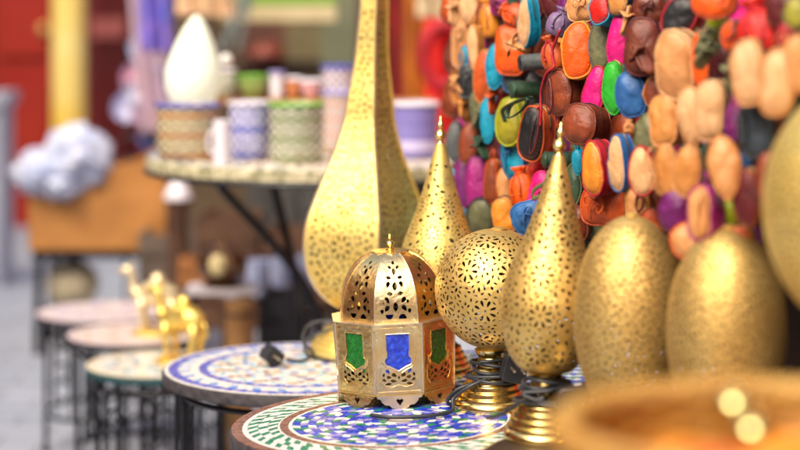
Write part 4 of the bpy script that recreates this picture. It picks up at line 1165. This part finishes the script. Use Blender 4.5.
# a second row behind, on the far half of the table
rows = [('stack bottom blue rimmed bowl behind the tall lamp', 322, 352, 74, 96, 4.62, 'pot_blue', BLU), ('pale green bowl behind the blue pot', 240, 270, 78, 98, 4.62, None, GRN),
        ('small pink bowl behind the green rimmed bowl', 296, 322, 86, 100, 4.60, None, LIL), ('small orange rimmed cup behind the green rimmed bowl', 305, 318, 80, 92, 4.56, None, WHI)]
PGR = glaze('glaze_pale_green', '#8fae5a', '#a9c27a'); PPK = glaze('glaze_pink', '#d49aa4', '#e0b0b8'); POR = glaze('glaze_orange', '#d88a5a', '#e2a070')
def shelf_thing():
    a = at(320, 98, 4.64)
    t = thing('raised_shelf', 'narrow wooden riser shelf at the back of the big table', 'shelf', (a.x-.02, 4.60, zT))
    z = a.z-zT
    MB().box(-.34, .30, -.055, .055, z-.012, z).build('board', WOODT, t)
    for x in (-.32, .28):
        MB().box(x-.01, x+.01, -.05, .05, 0, z-.0125).build('upright', WOODT, t)
    return zT+z
zs = shelf_thing()+.0006
bowl('cream bowl with blue rim stacked high behind the neck of the tall lamp', 322, 356, 66, 98, 4.58, painted('pot_stack', '#e0d8d0', '#5a58a8', '#b8a8a8', 300, 12), BLU, 'cyl', sup=zs)
bowl('pale green bowl on the shelf behind the blue pot', 238, 268, 76, 98, 4.60, PGR, GRN, 'bowl', sup=zs)
bowl('small lilac cup on the shelf, right of the pale green bowl', 270, 284, 72, 98, 4.58, WHI, LIL, 'cyl', cat='cup', sup=zs)
bowl('small pink bowl on the shelf, left of the blue rimmed stack', 300, 322, 80, 98, 4.58, PPK, WHI, 'bowl', sup=zs)
bowl('small orange bowl on the shelf between the lilac cup and the pink bowl', 284, 301, 78, 98, 4.60, POR, WHI, 'bowl', sup=zs)
bowl('small grey green jar on the shelf, left of the pale green bowl', 218, 238, 70, 98, 4.60, glaze('glaze_grey', '#8f9484', '#a8a898'), WHI, 'jar', cat='jar', sup=zs)

# bright white onion shaped lamp
def onion_lamp():
    Y = 4.38; b = at(188, 130, Y); t = thing('white_lamp', 'glowing white onion shaped lamp behind the cream bowl', 'lamp', (b.x+.004, Y, zT), (0, math.radians(3), 0))
    k = Y/F_PX; z0 = b.z-zT
    MB().lathe([(0, 0), (.05, 0), (.05, .008), (.014, .02), (.012, z0*.6+.04)], 32).build('base', BRASS_OLD, t)
    prof = [(.012, .045), (.055, .05), (30*k*.96, .075)]
    pts = [(14, 112), (22, 101), (27, 88), (28, 74), (25, 60), (19, 44), (13, 31), (7, 21), (1, 15)]
    zz = lambda py: at(188, py, Y).z-zT
    prof = [(r*k, zz(y)) for r, y in pts]; prof = [(.012, prof[0][1]-.01)]+prof
    MB().lathe(prof, 40).build('shade', mat('white_parchment', '#e8f0dc', .5, 0, emit=.15), t, sharp=0)
onion_lamp()
# small pale bead ball hanging right of it
def bead():
    Y = 4.5; p = at(226, 60, Y); t = thing('hanging_bauble', 'small pale silver bauble hanging right of the white lamp', 'bauble', p)
    MB().ball((0, 0, 0), px_w(6.5, Y), 20, 14).build('ball', mat('pearl', '#e8e8e4', .2), t, sharp=0)
    MB().tube([(0, 0, .014), (0, 0, .22)], .0012, 6).build('string', IRON, t)
bead()

# ------------------------------------------------------------------ setting
def ground():
    m = mat('street_paving', '#e2e6ee', .75, 0, col2='#c4c9d2', vscale=2.2, bump=.5, bscale=30, bdist=.004)
    nt = m.node_tree; n = nt.nodes; l = nt.links
    tc = n.new('ShaderNodeTexCoord'); br = n.new('ShaderNodeTexBrick'); br.inputs['Scale'].default_value = 2.2
    br.inputs['Color1'].default_value = lin('#b8bfcc'); br.inputs['Color2'].default_value = lin('#a4acba'); br.inputs['Mortar'].default_value = lin('#84888f'); br.inputs['Mortar Size'].default_value = .012
    l.new(tc.outputs['Object'], br.inputs['Vector'])
    p = n['Principled BSDF']; old = p.inputs['Base Color'].links[0].from_socket
    mx = n.new('ShaderNodeMix'); mx.data_type = 'RGBA'; mx.blend_type = 'MULTIPLY'; mx.inputs[0].default_value = .35
    l.new(br.outputs[0], mx.inputs[6]); l.new(old, mx.inputs[7]); l.new(mx.outputs[2], p.inputs['Base Color'])
    N = 40; vs = []; fs = []
    for j in range(N+1):
        for i in range(N+1):
            x = -60+120*i/N; y = -60+120*j/N; vs.append((x, y, 0))
    for j in range(N):
        for i in range(N): a = j*(N+1)+i; fs.append((a, a+1, a+N+2, a+N+1))
    struct(MB().add(vs, fs, 0, False).build('street_paving', m, sharp=0))
ground()
REDM = mat('red_paint', '#b02a08', .55, 0, col2='#a01c0c', vscale=3, bump=.3, bscale=20, bdist=.003)
DREDM = mat('dark_red_paint', '#6e0f14', .6, 0, col2='#5a0c12', vscale=3, bump=.3, bscale=20, bdist=.003)
YELM = mat('yellow_paint', '#e2bf4a', .5, 0, col2='#ecd98a', vscale=2.5, bump=.2, bscale=14, bdist=.003)
PLAST = mat('pale_plaster', '#b9aea6', .9, 0, col2='#9c8f86', vscale=2, bump=.6, bscale=20, bdist=.006)
OCHREP = mat('ochre_plaster', '#b5835c', .9, 0, col2='#9a6a45', vscale=1.5, bump=.6, bscale=18, bdist=.006)

def shop_front():
    Y = 9.6; t = thing('shop_front', 'red shuttered shop front at the far end of the street', 'shop front', (at(30, 100, Y).x, Y, 0))
    x0 = t.location.x
    X = lambda px: at(px, 100, Y).x-x0
    MB().box(X(-160), X(190), .06, .30, 0, 3.4).build('wall', DREDM, t)
    d = MB(); d.box(X(-60), X(-6), -.02, .058, 0, 3.0); d.build('dark_door_frame', WOODD, t)
    s = MB(); s.box(X(-5.5), X(54), -.02, .058, 0, 3.0)
    for k in range(4):
        z = .25+k*.62
        s.box(X(0), X(50), -.045, -.0205, z, z+.5)
    o = s.build('red_door', REDM, t); MB().lathe([(0, 0), (.02, .0), (.028, .03), (0, .045)], 16, M=Matrix.Translation((X(46), -.045, 1.0)) @ Matrix.Rotation(PI/2, 4, 'X')).build('handle', BRASS_OLD, o)
    s = MB()
    for k in range(7):
        a = X(90)+(X(136)-X(90))*k/7
        s.box(a+.006, a+(X(136)-X(90))/7-.006, -.01, .058, 0, 2.3)
    s.box(X(88), X(138), -.03, .058, 2.32, 3.0); s.build('plank_shutter', DREDM, t)
    sg = MB(); sg.box(X(92), X(126), -.028, -.011, at(0, 38, Y).z, at(0, 18, Y).z); sg.build('worn_board', mat('faded_red_board', '#8d4040', .7, 0, col2='#a05c58', vscale=9), t)
shop_front()
def yellow_post():
    Y = 8.9; x = at(69, 60, Y).x; t = thing('yellow_post', 'thick yellow painted post in front of the red shop front', 'post', (x, Y, 0))
    r = px_w(16.5, Y)
    MB().lathe([(0, 0), (r*1.25, 0), (r*1.25, .14), (r, .18), (r, 3.2), (0, 3.2)], 32).build('shaft', YELM, t)
    MB().tube([(r*1.02*math.cos(TAU*k/32), r*1.02*math.sin(TAU*k/32), .5) for k in range(32)], .012, 8, closed=True).build('iron_ring', IRON, t)
yellow_post()
def pier():
    Y = 7.6; x = at(-14, 150, Y).x; t = thing('plaster_pier', 'pale blue grey plaster pier cut off by the left edge', 'pier', (x, Y, 0))
    m = mat('blue_grey_plaster', '#b4b8c6', .85, 0, col2='#a2a6b8', vscale=3, bump=.4, bscale=18, bdist=.005)
    zt = at(0, 92, Y).z; w = .085
    MB().box(-w, w, -.12, .12, 0, zt-.05).build('pier_body', m, t); MB().box(-w-.02, w+.02, -.14, .14, zt-.049, zt).build('cap_stone', m, t)
pier()

# brown box with the blue white cloth
def brown_box():
    Y = 6.0; c = at(97, 250, Y); w = px_w(137, Y); zt = at(0, 150, Y).z; h = zt-c.z
    t = thing('brown_box', 'orange brown board box raised on a dark trestle at the left', 'box', (c.x, Y, c.z))
    m = mat('brown_board', '#c08442', .6, 0, col2='#a26c32', vscale=9, bump=.4, bscale=30, bdist=.003)
    b = MB(); n = 14; x0, x1 = -w/2, w/2; d = .32; T = .008
    top = lambda x: h*(.78+.35*max(0, (x/(w/2)))**2*1.0-.10*max(0, -x/(w/2)))
    prof = [(x0+(x1-x0)*k/n, top(x0+(x1-x0)*k/n)) for k in range(n+1)]
    prof[-1] = (x1, h*.80); prof[-2] = (prof[-2][0], h*.98)
    vs = []; fs = []
    for y in (0, T, d-T, d):
        for x, z in prof: vs.append((x, y, z))
        for x, z in prof: vs.append((x, y, 0))
    k = 2*(n+1)
    for s in (0, 2):
        o = s*k
        for i in range(n):
            fs += [(o+n+1+i, o+n+2+i, o+i+1, o+i), (o+k+i, o+k+i+1, o+k+n+2+i, o+k+n+1+i), (o+i, o+i+1, o+k+i+1, o+k+i)]
    b.add(vs, fs, 0, False)
    b.box(x0, x0+T, T, d-T, 0, prof[0][1]-.005); b.box(x1-T, x1, T, d-T, 0, h*.78); b.box(x0+T, x1-T, T, d-T, 0, T)
    b.build('board_side', m, t, sharp=30)
    tr = MB()
    for x in (x0+.03, x1-.03):
        for y in (.03, d-.03):
            MB().tube([(x*1.04, y, -c.z), (x, y, -.006)], .014, 8).build('leg', IRON, t)
    tr.box(x0+.01, x1-.01, .01, d-.01, -.030, -.004); tr.box(x0+.03, x1-.03, .02, .04, -c.z*.62, -c.z*.56); tr.build('frame', IRON, t)
    # cloth
    cl = MB(); n2 = 46; m2 = 30
    u0 = at(62, 162, Y-.06)
    for (cx, cy, rx, rz, sd) in ((78, 158, 37, 35, 1), (40, 172, 27, 24, 5), (66, 184, 24, 17, 9)):
        cc = at(cx, cy, Y+.03)
        cl_ = MB(); vs = []; fs = []
        for j in range(m2+1):
            ph = PI*j/m2
            for i in range(n2):
                a = TAU*i/n2; dd = Vector((math.sin(ph)*math.cos(a), math.sin(ph)*math.sin(a), math.cos(ph)))
                f = 1+.15*noise.noise(dd*1.8+Vector((sd, 0, 0)))-.42*(abs(noise.noise(Vector((dd.x*3.2+dd.z*2.2, dd.y*2, dd.z*1.6-dd.x))+Vector((0, sd, 0))))-.15)-.16*abs(noise.noise(dd*7+Vector((sd, 1, 0))))
                vs.append(Vector((dd.x*px_w(rx, Y)*f, dd.y*.11*f, dd.z*px_w(rz, Y)*f))+cc)
        for j in range(m2):
            for i in range(n2): fs.append((j*n2+i, (j+1)*n2+i, (j+1)*n2+(i+1) % n2, j*n2+(i+1) % n2))
        cl.add(vs, fs)
    o = cl.build('crumpled_cloth', mat('pale_blue_cloth', '#ccd4ea', .8, 0, col2='#aebadc', vscale=16, vlo=.42, vhi=.6, sheen=.3), sharp=0)
    tag(o, 'crumpled white and pale blue cloth bundle lying over the brown box', 'cloth')
brown_box()
def simple(name, label, cat, mb, m, sharp=35, group=None):
    return tag(mb.build(name, m, None, sharp=sharp), label, cat, group)
# cream round thing under the box
p = at(78, 280, 6.25); z = at(78, 305, 6.25).z
CRM = mat('cream_wicker', '#d3c6a8', .8, 0, col2='#b8a888', vscale=40, bump=.5, bscale=70, bdist=.004)
t = thing('cream_pouffe', 'round cream stool under the brown box', 'stool', (p.x, 6.15, z))
MB().ball((0, 0, .085), .085, 28, 18, sc=(1, 1, .95)).build('seat', CRM, t, sharp=0)
for k in range(3):
    a = TAU*k/3+.5; MB().tube([(.05*math.cos(a), .05*math.sin(a), -z), (.04*math.cos(a), .04*math.sin(a), .03)], .009, 8).build('leg', IRON, t)

# hanging scarves and plates between door and table
def cloth_panel(name, label, px0, px1, py0, py1, Y, m, folds=3, amp=.02, slant=0, cat='scarf', group=None, th=.004):
    mb = MB(); nx, nz = 30, 24; vs = []; fs = []
    for side in (0, 1):
        for j in range(nz+1):
            for i in range(nx+1):
                q = i/nx; r = j/nz
                p = at(px0+(px1-px0)*q+slant*(1-r), py1+(py0-py1)*r, Y)
                y = amp*math.sin(q*TAU*folds+r*2)+amp*.5*noise.noise(Vector((q*4, r*4, Y)))+side*th
                vs.append((p.x, p.y+y, p.z))
    k = (nx+1)*(nz+1)
    for j in range(nz):
        for i in range(nx):
            a = j*(nx+1)+i
            fs += [(a, a+1, a+nx+2, a+nx+1), (k+a+nx+1, k+a+nx+2, k+a+1, k+a)]
    for i in range(nx):
        a = i; fs.append((a, k+a, k+a+1, a+1)); a = nz*(nx+1)+i; fs.append((a+1, k+a+1, k+a, a))
    for j in range(nz):
        a = j*(nx+1); fs.append((a, a+nx+1, k+a+nx+1, k+a)); a = a+nx; fs.append((a, k+a, k+a+nx+1, a+nx+1))
    mb.add(vs, fs); return simple(name, label, cat, mb, m, 0, group)
BLUC = mat('royal_blue_cloth', '#4a50c4', .7, 0, col2='#7a5cc0', vscale=14, vlo=.42, vhi=.6, sheen=.3)
PURC = mat('mauve_cloth', '#b4a4c4', .7, 0, col2='#c8a8b4', vscale=10, sheen=.3)
cloth_panel('hanging_scarf', 'royal blue and violet scarf hanging left of the white lamp', 138, 172, -30, 52, 5.9, BLUC, 2, .02, slant=2, group='hanging cloths')
cloth_panel('hanging_scarf', 'mauve scarf hanging behind the royal blue one', 126, 160, -30, 135, 6.4, PURC, 3, .02, slant=14, group='hanging cloths')
GLC = {c: glaze('plate_'+c, a, b) for c, (a, b) in dict(lilac=('#a7a8d4', '#c8c8e4'), pink=('#c9808c', '#d8a0a8'), blue=('#5560b0', '#8088cc'), sky=('#8fb0d8', '#b4c8e4'), navy=('#26304e', '#3a4670'), white=('#dadbe8', '#c4c6dc')).items()}
stand = thing('plate_rack', 'dark iron rack leaning with painted plates between the red wall and the big table', 'rack', (at(140, 150, 6.6).x, 6.7, 0))
zr = at(0, 50, 6.6).z
for sx in (-.06, .06):
    MB().tube([(sx-.01, .05, 0), (sx, .0, zr)], .006, 6).build('upright', IRON, stand)
for k, pyy in enumerate((72, 100, 128, 152)):
    z = at(0, pyy, 6.65).z
    MB().tube([(-.075, -.01, z-.03), (.085, -.01, z-.03)], .005, 6).build('rail', IRON, stand)
plates = [(147, 48, 17, 'sky', 'sky blue plate at the top of the rack'), (137, 78, 15, 'pink', 'pink painted plate on the left of the rack'), (128, 108, 15, 'lilac', 'lilac plate sticking out left, low on the rack'), (152, 84, 13, 'blue', 'blue plate right of the pink one on the rack'),
          (146, 112, 15, 'pink', 'rose red plate at the middle of the rack'), (134, 94, 12, 'white', 'white plate half hidden between the pink and lilac plates'), (150, 138, 14, 'navy', 'navy blue plate at the bottom of the rack'), (157, 62, 11, 'white', 'small white plate right of the sky blue one')]
for i, (px, py, r, c, lab) in enumerate(plates):
    Y = 6.58-.022*i; p = at(px, py, Y); R = px_w(r, Y)
    t = thing('painted_plate', lab, 'plate', p, (math.radians(78), 0, math.radians(-12+5*i)), 'painted plates on the rack')
    MB().lathe([(0, 0), (R*.5, 0), (R*.6, .006), (R, .014), (R*1.01, .016), (R, .018), (R*.6, .010), (0, .005)], 40).build('plate', GLC[c], t)
    for q in (.9, .72):
        MB().tube([(R*q*math.cos(TAU*k/40), R*q*math.sin(TAU*k/40), .0175-.02*(.95-q)) for k in range(40)], .0022, 6, closed=True).build('painted_ring', GLC['blue' if c != 'blue' else 'white'], t, sharp=0)

# shop interior behind the big table
SHOPW = mat('shop_back_wall', '#5c4c38', .9, 0, col2='#453524', vscale=2, bump=.4, bscale=12, bdist=.006)
def shop():
    Y = 7.4; a = at(150, 100, Y).x; b = at(480, 100, Y).x
    t = thing('market_stall', 'dim brown market stall building behind the big table', 'stall building', ((a+b)/2, Y, 0))
    w = (b-a)/2
    MB().box(-w, w, 0, .15, 0, 2.6).build('back_wall', SHOPW, t)
    X = lambda px, y: at(px, 100, Y+y).x-(a+b)/2
    # awning beam and cloth in front, shelves, posts
    def zz(py, y): return at(0, py, Y+y).z
    y = -1.0
    MB().box(X(222, y), X(336, y), y-.03, y+.03, zz(21, y), zz(5, y)).build('awning_beam', mat('cream_beam', '#c8bb95', .6, 0, col2='#b0a27a', vscale=6), t)
    MB().box(X(222, y), X(336, y), y-.032, y+.032, zz(4.5, y), zz(-8, y)).build('green_awning_band', mat('green_band', '#6c9a28', .6), t)
    y = -.6
    MB().box(X(322, y), X(356, y), y-.05, y+.05, 0, 2.5).build('grey_green_column', mat('grey_green_paint', '#6c7058', .7, 0, col2='#5a5e48', vscale=4), t)
    y = -.2
    MB().box(X(232, y), X(322, y), y-.02, y+.1, zz(66, y), zz(60, y)).build('back_shelf', WOODD, t)
    MB().box(X(240, y), X(285, y), y+.05, y+.16, zz(120, y), zz(24, y)).build('brown_panel', mat('reddish_wood', '#5a3222', .6, 0, col2='#47251a', vscale=6), t)
    MB().box(X(285, y), X(322, y), y+.05, y+.16, zz(120, y), zz(24, y)).build('olive_panel', mat('olive_wood', '#6a6040', .6, 0, col2='#564e32', vscale=6), t)
    for (p0, p1) in ((222, 246), (238, 252)):
        y = -1.25
        q0 = at(p0, 50, Y+y); q1 = at(p1, -6, Y+y)
        MB().tube([(q0.x-(a+b)/2, y, q0.z), (q1.x-(a+b)/2, y, q1.z)], .014 if p0 == 222 else .008, 8).build('awning_strut', mat('grey_green_pole', '#7c8a88', .4, .3), t)
shop()
cloth_panel('hanging_scarf', 'cream and peach cloth hanging high behind the white lamp', 176, 236, -20, 16, 5.8, mat('peach_cloth', '#d9b08c', .8, 0, col2='#c9ae86', vscale=6), 3, .02, group='hanging cloths')
q = at(262, 52, 6.9); t = thing('red_tagine', 'small red clay cooking pot on the back shelf of the stall', 'pot', (q.x, 7.14, at(0, 60, 7.14).z+.001))
MB().lathe([(0, 0), (.05, 0), (.065, .02), (.06, .03), (.05, .05), (.02, .062), (0, .064)], 24).build('pot_body', mat('red_clay', '#74301f', .6), t)
# drapes right of the tall lamp
cloth_panel('hanging_drape', 'dark red drape just right of the tall lamp neck', 372, 409, -30, 175, 6.3, mat('wine_red_cloth', '#7c100c', .8, 0, col2='#640c0a', vscale=6), 2, .02, group='hanging cloths')
cloth_panel('hanging_drape', 'ochre orange drape between the dark red and bright red ones', 405, 430, -30, 175, 6.1, mat('ochre_cloth', '#b86a14', .8, 0, col2='#9a5210', vscale=6), 2, .02, group='hanging cloths')
cloth_panel('hanging_drape', 'bright red drape beside the leather pouches', 424, 468, 16, 180, 5.5, mat('scarlet_cloth', '#d4160e', .8, 0, col2='#c00e0c', vscale=6), 1.5, .015, group='hanging cloths')
cloth_panel('hanging_drape', 'cream cloth hanging above the bright red drape', 416, 462, -30, 18, 5.4, mat('cream_cloth', '#cfc0a0', .8, 0, col2='#b8a684', vscale=6), 3, .015, group='hanging cloths')
q = at(445, 55, 5.35); t = thing('red_hoop', 'dark red padded hoop hanging on the bright red drape', 'hoop', q)
MB().tube([(.062*math.cos(TAU*k/40), 0, .085*math.sin(TAU*k/40)) for k in range(40)], .020, 10, closed=True).build('padded_ring', mat('ruby_cloth', '#8e0a16', .7, 0, col2='#b01226', vscale=20), t, sharp=0)
q = at(441, 46, 5.30); 

# clutter under and beyond the big table
def crate(label, px0, px1, pyt, pyb, Y, m, d=.25, slats=4, group='crates behind the low tables', name='wooden_crate', cat='crate'):
    p0 = at(px0, pyb, Y); p1 = at(px1, pyt, Y); w = (p1.x-p0.x)/2; z0 = max(0, p0.z); h = p1.z-z0
    t = thing(name, label, cat, ((p0.x+p1.x)/2, Y, z0), group=group)
    for k in range(slats):
        a = h*k/slats; b = h*(k+1)/slats-.008
        s = MB(); s.box(-w, w, 0, .012, a, b); s.box(-w, w, d-.012, d, a, b); s.box(-w, -w+.012, .0125, d-.0125, a, b); s.box(w-.012, w, .0125, d-.0125, a, b)
        s.build('slat', m, t)
    for x in (-w+.02, w-.02):
        for y in (.022, d-.022): MB().box(x-.008, x+.008, y-.0095, y+.0095, .001, h).build('corner_post', m, t)
    return t
BRN = mat('dusty_brown_wood', '#5e402c', .7, 0, col2='#42291a', vscale=10, bump=.4, bscale=40, bdist=.002)
TANW = mat('tan_wood', '#a57c4c', .6, 0, col2='#8a6238', vscale=10)
DKC = mat('dark_blue_black_wood', '#22232c', .6, 0, col2='#2f3038', vscale=10)
crate('dark slatted crate standing right of the ochre cylinder, behind the tall lamp base', 258, 312, 296, 395, 4.75, DKC, .2)
crate('brown crate in the shadow below the big table, left of centre', 196, 258, 215, 330, 5.5, BRN, .25)
crate('wide brown crate in the shadow below the big table, right of centre', 262, 340, 232, 325, 5.45, BRN, .25)
crate('grey brown crate behind the camel figurines', 138, 196, 232, 330, 5.8, mat('grey_brown_wood', '#6a5a4e', .7, 0, col2='#51443a', vscale=10), .25)
def gray_sheet():
    cloth_panel('grey_cloth', 'dark grey cloth hanging below the far edge of the big table', 246, 330, 186, 240, 6.2, mat('dark_grey_cloth', '#4a4a48', .9), 3, .02, cat='cloth')
gray_sheet()
q = at(240, 360, 4.55); t = thing('tan_cylinder', 'tan woven cylinder standing left of the dark slatted crate', 'drum', (at(240, 350, 4.6).x, 4.6, 0))
zt_ = at(0, 301, 4.6).z; rr_ = px_w(14, 4.6)
MB().lathe([(0, 0), (rr_, 0), (rr_*1.02, .05), (rr_, zt_*.5), (rr_*1.02, zt_-.02), (rr_, zt_), (0, zt_)], 32).build('drum_body', TANW, t)
MB().tube([(rr_*1.03*math.cos(TAU*k/32), rr_*1.03*math.sin(TAU*k/32), zt_-.03) for k in range(32)], .005, 6, closed=True).build('hoop', BRN, t)
# dark metal lantern with cream glass
def dark_lantern():
    Y = 4.72; b = at(222, 286, Y)
    t = thing('dark_lantern', 'dark metal lantern with a cream glass panel on a small white shelf', 'lantern', (b.x, Y, b.z))
    k = Y/F_PX
    MB().lathe([(r*k, z*k) for r, z in [(0, 0), (20, 0), (20, 3), (14, 6), (24, 12), (26, 22), (22, 32), (12, 40), (5, 46), (3, 52), (0, 53)]], 6).build('lantern_body', mat('bronze_dark', (.16, .09, .05), .4, .9), t, sharp=20)
    for a in (-PI/2-.1,):
        g = MB(); c, s = math.cos(a), math.sin(a)
        g.ball((24*k*c*.86, 24*k*s*.86, 23*k), 9*k, 14, 10, sc=(1, .6, 1.25)); g.build('cream_glass', mat('cream_glass', '#dccf9c', .3), t, sharp=0)
    sh = thing('small_white_shelf', 'small white shelf table with dark legs below the dark lantern', 'shelf', (b.x, Y, b.z-.001))
    MB().box(-.085, .085, -.05, .06, -.014, 0).build('shelf_board', mat('white_board', '#c4c0c8', .5), sh)
    for x in (-.07, .07):
        MB().tube([(x, 0, -b.z+.001), (x, 0, -.0145)], .008, 8).build('leg', IRON, sh)
dark_lantern()
# white cone and blue plastic pots
def small_pot(label, px, py0, py1, r, Y, m, shape):
    b = at(px, py1, Y); h = at(px, py0, Y).z-b.z; R = px_w(r, Y)
    t = thing('small_pot', label, 'pot', b, group='small pots below the big table')
    prof = {'cone': [(0, 0), (R, 0), (R*1.02, h*.1), (R*.8, h*.35), (R*.35, h*.8), (R*.12, h), (0, h)], 'pot': [(0, 0), (R*.7, 0), (R*.9, h*.5), (R, h), (R*.92, h), (R*.8, h*.4), (0, h*.1)]}[shape]
    MB().lathe(prof, 28).build('pot_body', m, t, sharp=50)
    return t, b
BP = mat('blue_white_glaze', '#8f9cc8', .35, 0, col2='#b8c2e0', vscale=30)
for i, (px, lab) in enumerate(((232, 'leftmost'), (257, 'second from left'), (281, 'third from left'), (304, 'rightmost'))):
    small_pot(f'pale blue pot in the row under the big table, {lab} of four', px, 262-i*2, 296, 12, 5.0-.012*i, BP, 'pot')
tb = thing('low_bench', 'low dark bench carrying the row of pale blue pots', 'bench', (at(268, 296, 5.0).x, 5.0, at(268, 296, 5.0).z-.0005))
MB().box(-.125, .125, -.05, .07, -.02, 0).build('bench_board', BRN, tb)
for x in (-.11, .11): MB().box(x-.01, x+.01, -.04, .06, -tb.location.z, -.0205).build('leg', BRN, tb)
t, b = small_pot('white cone shaped pot lid at the right end of the brown box', 178, 174, 199, 14, 5.5, WHI, 'cone')
st = thing('plinth', 'grey plinth under the white cone shaped lid', 'plinth', (b.x, 5.5, 0)); MB().lathe([(0, 0), (.06, 0), (.05, .03), (.030, .06), (.030, b.z-.03), (.04, b.z-.001), (0, b.z-.001)], 24).build('plinth_body', BRN, st)
crate('orange brown crate below the brown shadows beside the iron table legs', 178, 214, 258, 286, 5.2, mat('orange_brown', '#a06a38', .6, 0, col2='#8a5428', vscale=8), .1, 2)

# ------------------------------------------------------------------ the street around (seen in the brass)
def house(label, x0, x1, y0, y1, h, m, side):
    t = thing('street_house', label, 'house', ((x0+x1)/2, (y0+y1)/2, 0), group='houses along the street')
    X, Yh = (x1-x0)/2, (y1-y0)/2
    MB().box(-X, X, -Yh, Yh, 0, h).build('wall', m, t)
    MB().box(-X-.05, X+.05, -Yh-.05, Yh+.05, h+.001, h+.12).build('parapet', PLAST, t)
    n = max(1, int(Yh*2/2.2)) if side in ('E', 'W') else max(1, int(X*2/2.2))
    for k in range(n):
        for z in (.0, 2.9):
            if z+2 > h: continue
            if side == 'E': M = Matrix.Translation((X+.003, -Yh+2*Yh*(k+.5)/n, z)) @ Matrix.Rotation(PI/2, 4, 'Z')
            elif side == 'W': M = Matrix.Translation((-X-.003, -Yh+2*Yh*(k+.5)/n, z)) @ Matrix.Rotation(-PI/2, 4, 'Z')
            else: M = Matrix.Translation((-X+2*X*(k+.5)/n, Yh+.003, z)) @ Matrix.Rotation(PI, 4, 'Z')
            if z == 0:
                w = MB(); w.box(-.55, .55, -.03, 0, 0, 2.1, M=M); w.build('door', REDM if k % 2 else WOODD, t)
            else:
                w = MB(); w.box(-.4, .4, -.03, 0, .2, 1.4, M=M); w.build('window', mat('dark_window', '#1a2028', .1), t)
house('ochre plastered house on the left side of the street', -6.5, -3.4, -5, 8.9, 3.6, OCHREP, 'E')
house('pale plastered house across the square behind the viewpoint', -6.5, 6, -9.5, -6.5, 3.8, PLAST, 'N')
house('ochre house on the right behind the leather display', 1.9, 5, -5, 9.4, 3.4, OCHREP, 'W')

# ------------------------------------------------------------------ world, sun, camera
sc = bpy.context.scene
wd = bpy.data.worlds.new('World'); sc.world = wd; wd.use_nodes = True
nt = wd.node_tree; bg = nt.nodes['Background']
SUN_EL, SUN_AZ = math.radians(48), math.radians(215)      # direction the light comes from, azimuth clockwise from +Y
sk = nt.nodes.new('ShaderNodeTexSky'); sk.sky_type = 'NISHITA'; sk.sun_disc = False
sk.sun_elevation = SUN_EL; sk.sun_rotation = SUN_AZ; sk.air_density = 1.0; sk.dust_density = 6.0; sk.ozone_density = .2
nt.links.new(sk.outputs[0], bg.inputs['Color']); bg.inputs['Strength'].default_value = .14
sd = bpy.data.lights.new('sun', 'SUN'); sd.energy = 1.85; sd.angle = math.radians(40); sd.color = (1, .87, .68)
so = bpy.data.objects.new('sun', sd); C.objects.link(so)
dv = Vector((math.sin(SUN_AZ)*math.cos(SUN_EL), math.cos(SUN_AZ)*math.cos(SUN_EL), math.sin(SUN_EL)))
so.rotation_euler = dv.to_track_quat('Z', 'Y').to_euler(); so.location = dv*20
cd = bpy.data.cameras.new('camera'); co = bpy.data.objects.new('camera', cd); C.objects.link(co)
co.location = (0, 0, CAM_Z); co.rotation_euler = (PI/2, 0, 0); cd.shift_y = -(225-HORIZON)/800
cd.sensor_width = 36; cd.lens = 36*F_PX/800; cd.clip_start = .05; cd.clip_end = 400
cd.dof.use_dof = True; cd.dof.focus_distance = 2.65; cd.dof.aperture_fstop = 2.15; cd.dof.aperture_blades = 0
sc.camera = co
sc.view_settings.view_transform = 'Standard'; sc.view_settings.look = 'None'; sc.view_settings.gamma = 1; sc.view_settings.use_curve_mapping = False
sc.view_settings.exposure = .86
sc.cycles.use_denoising = True
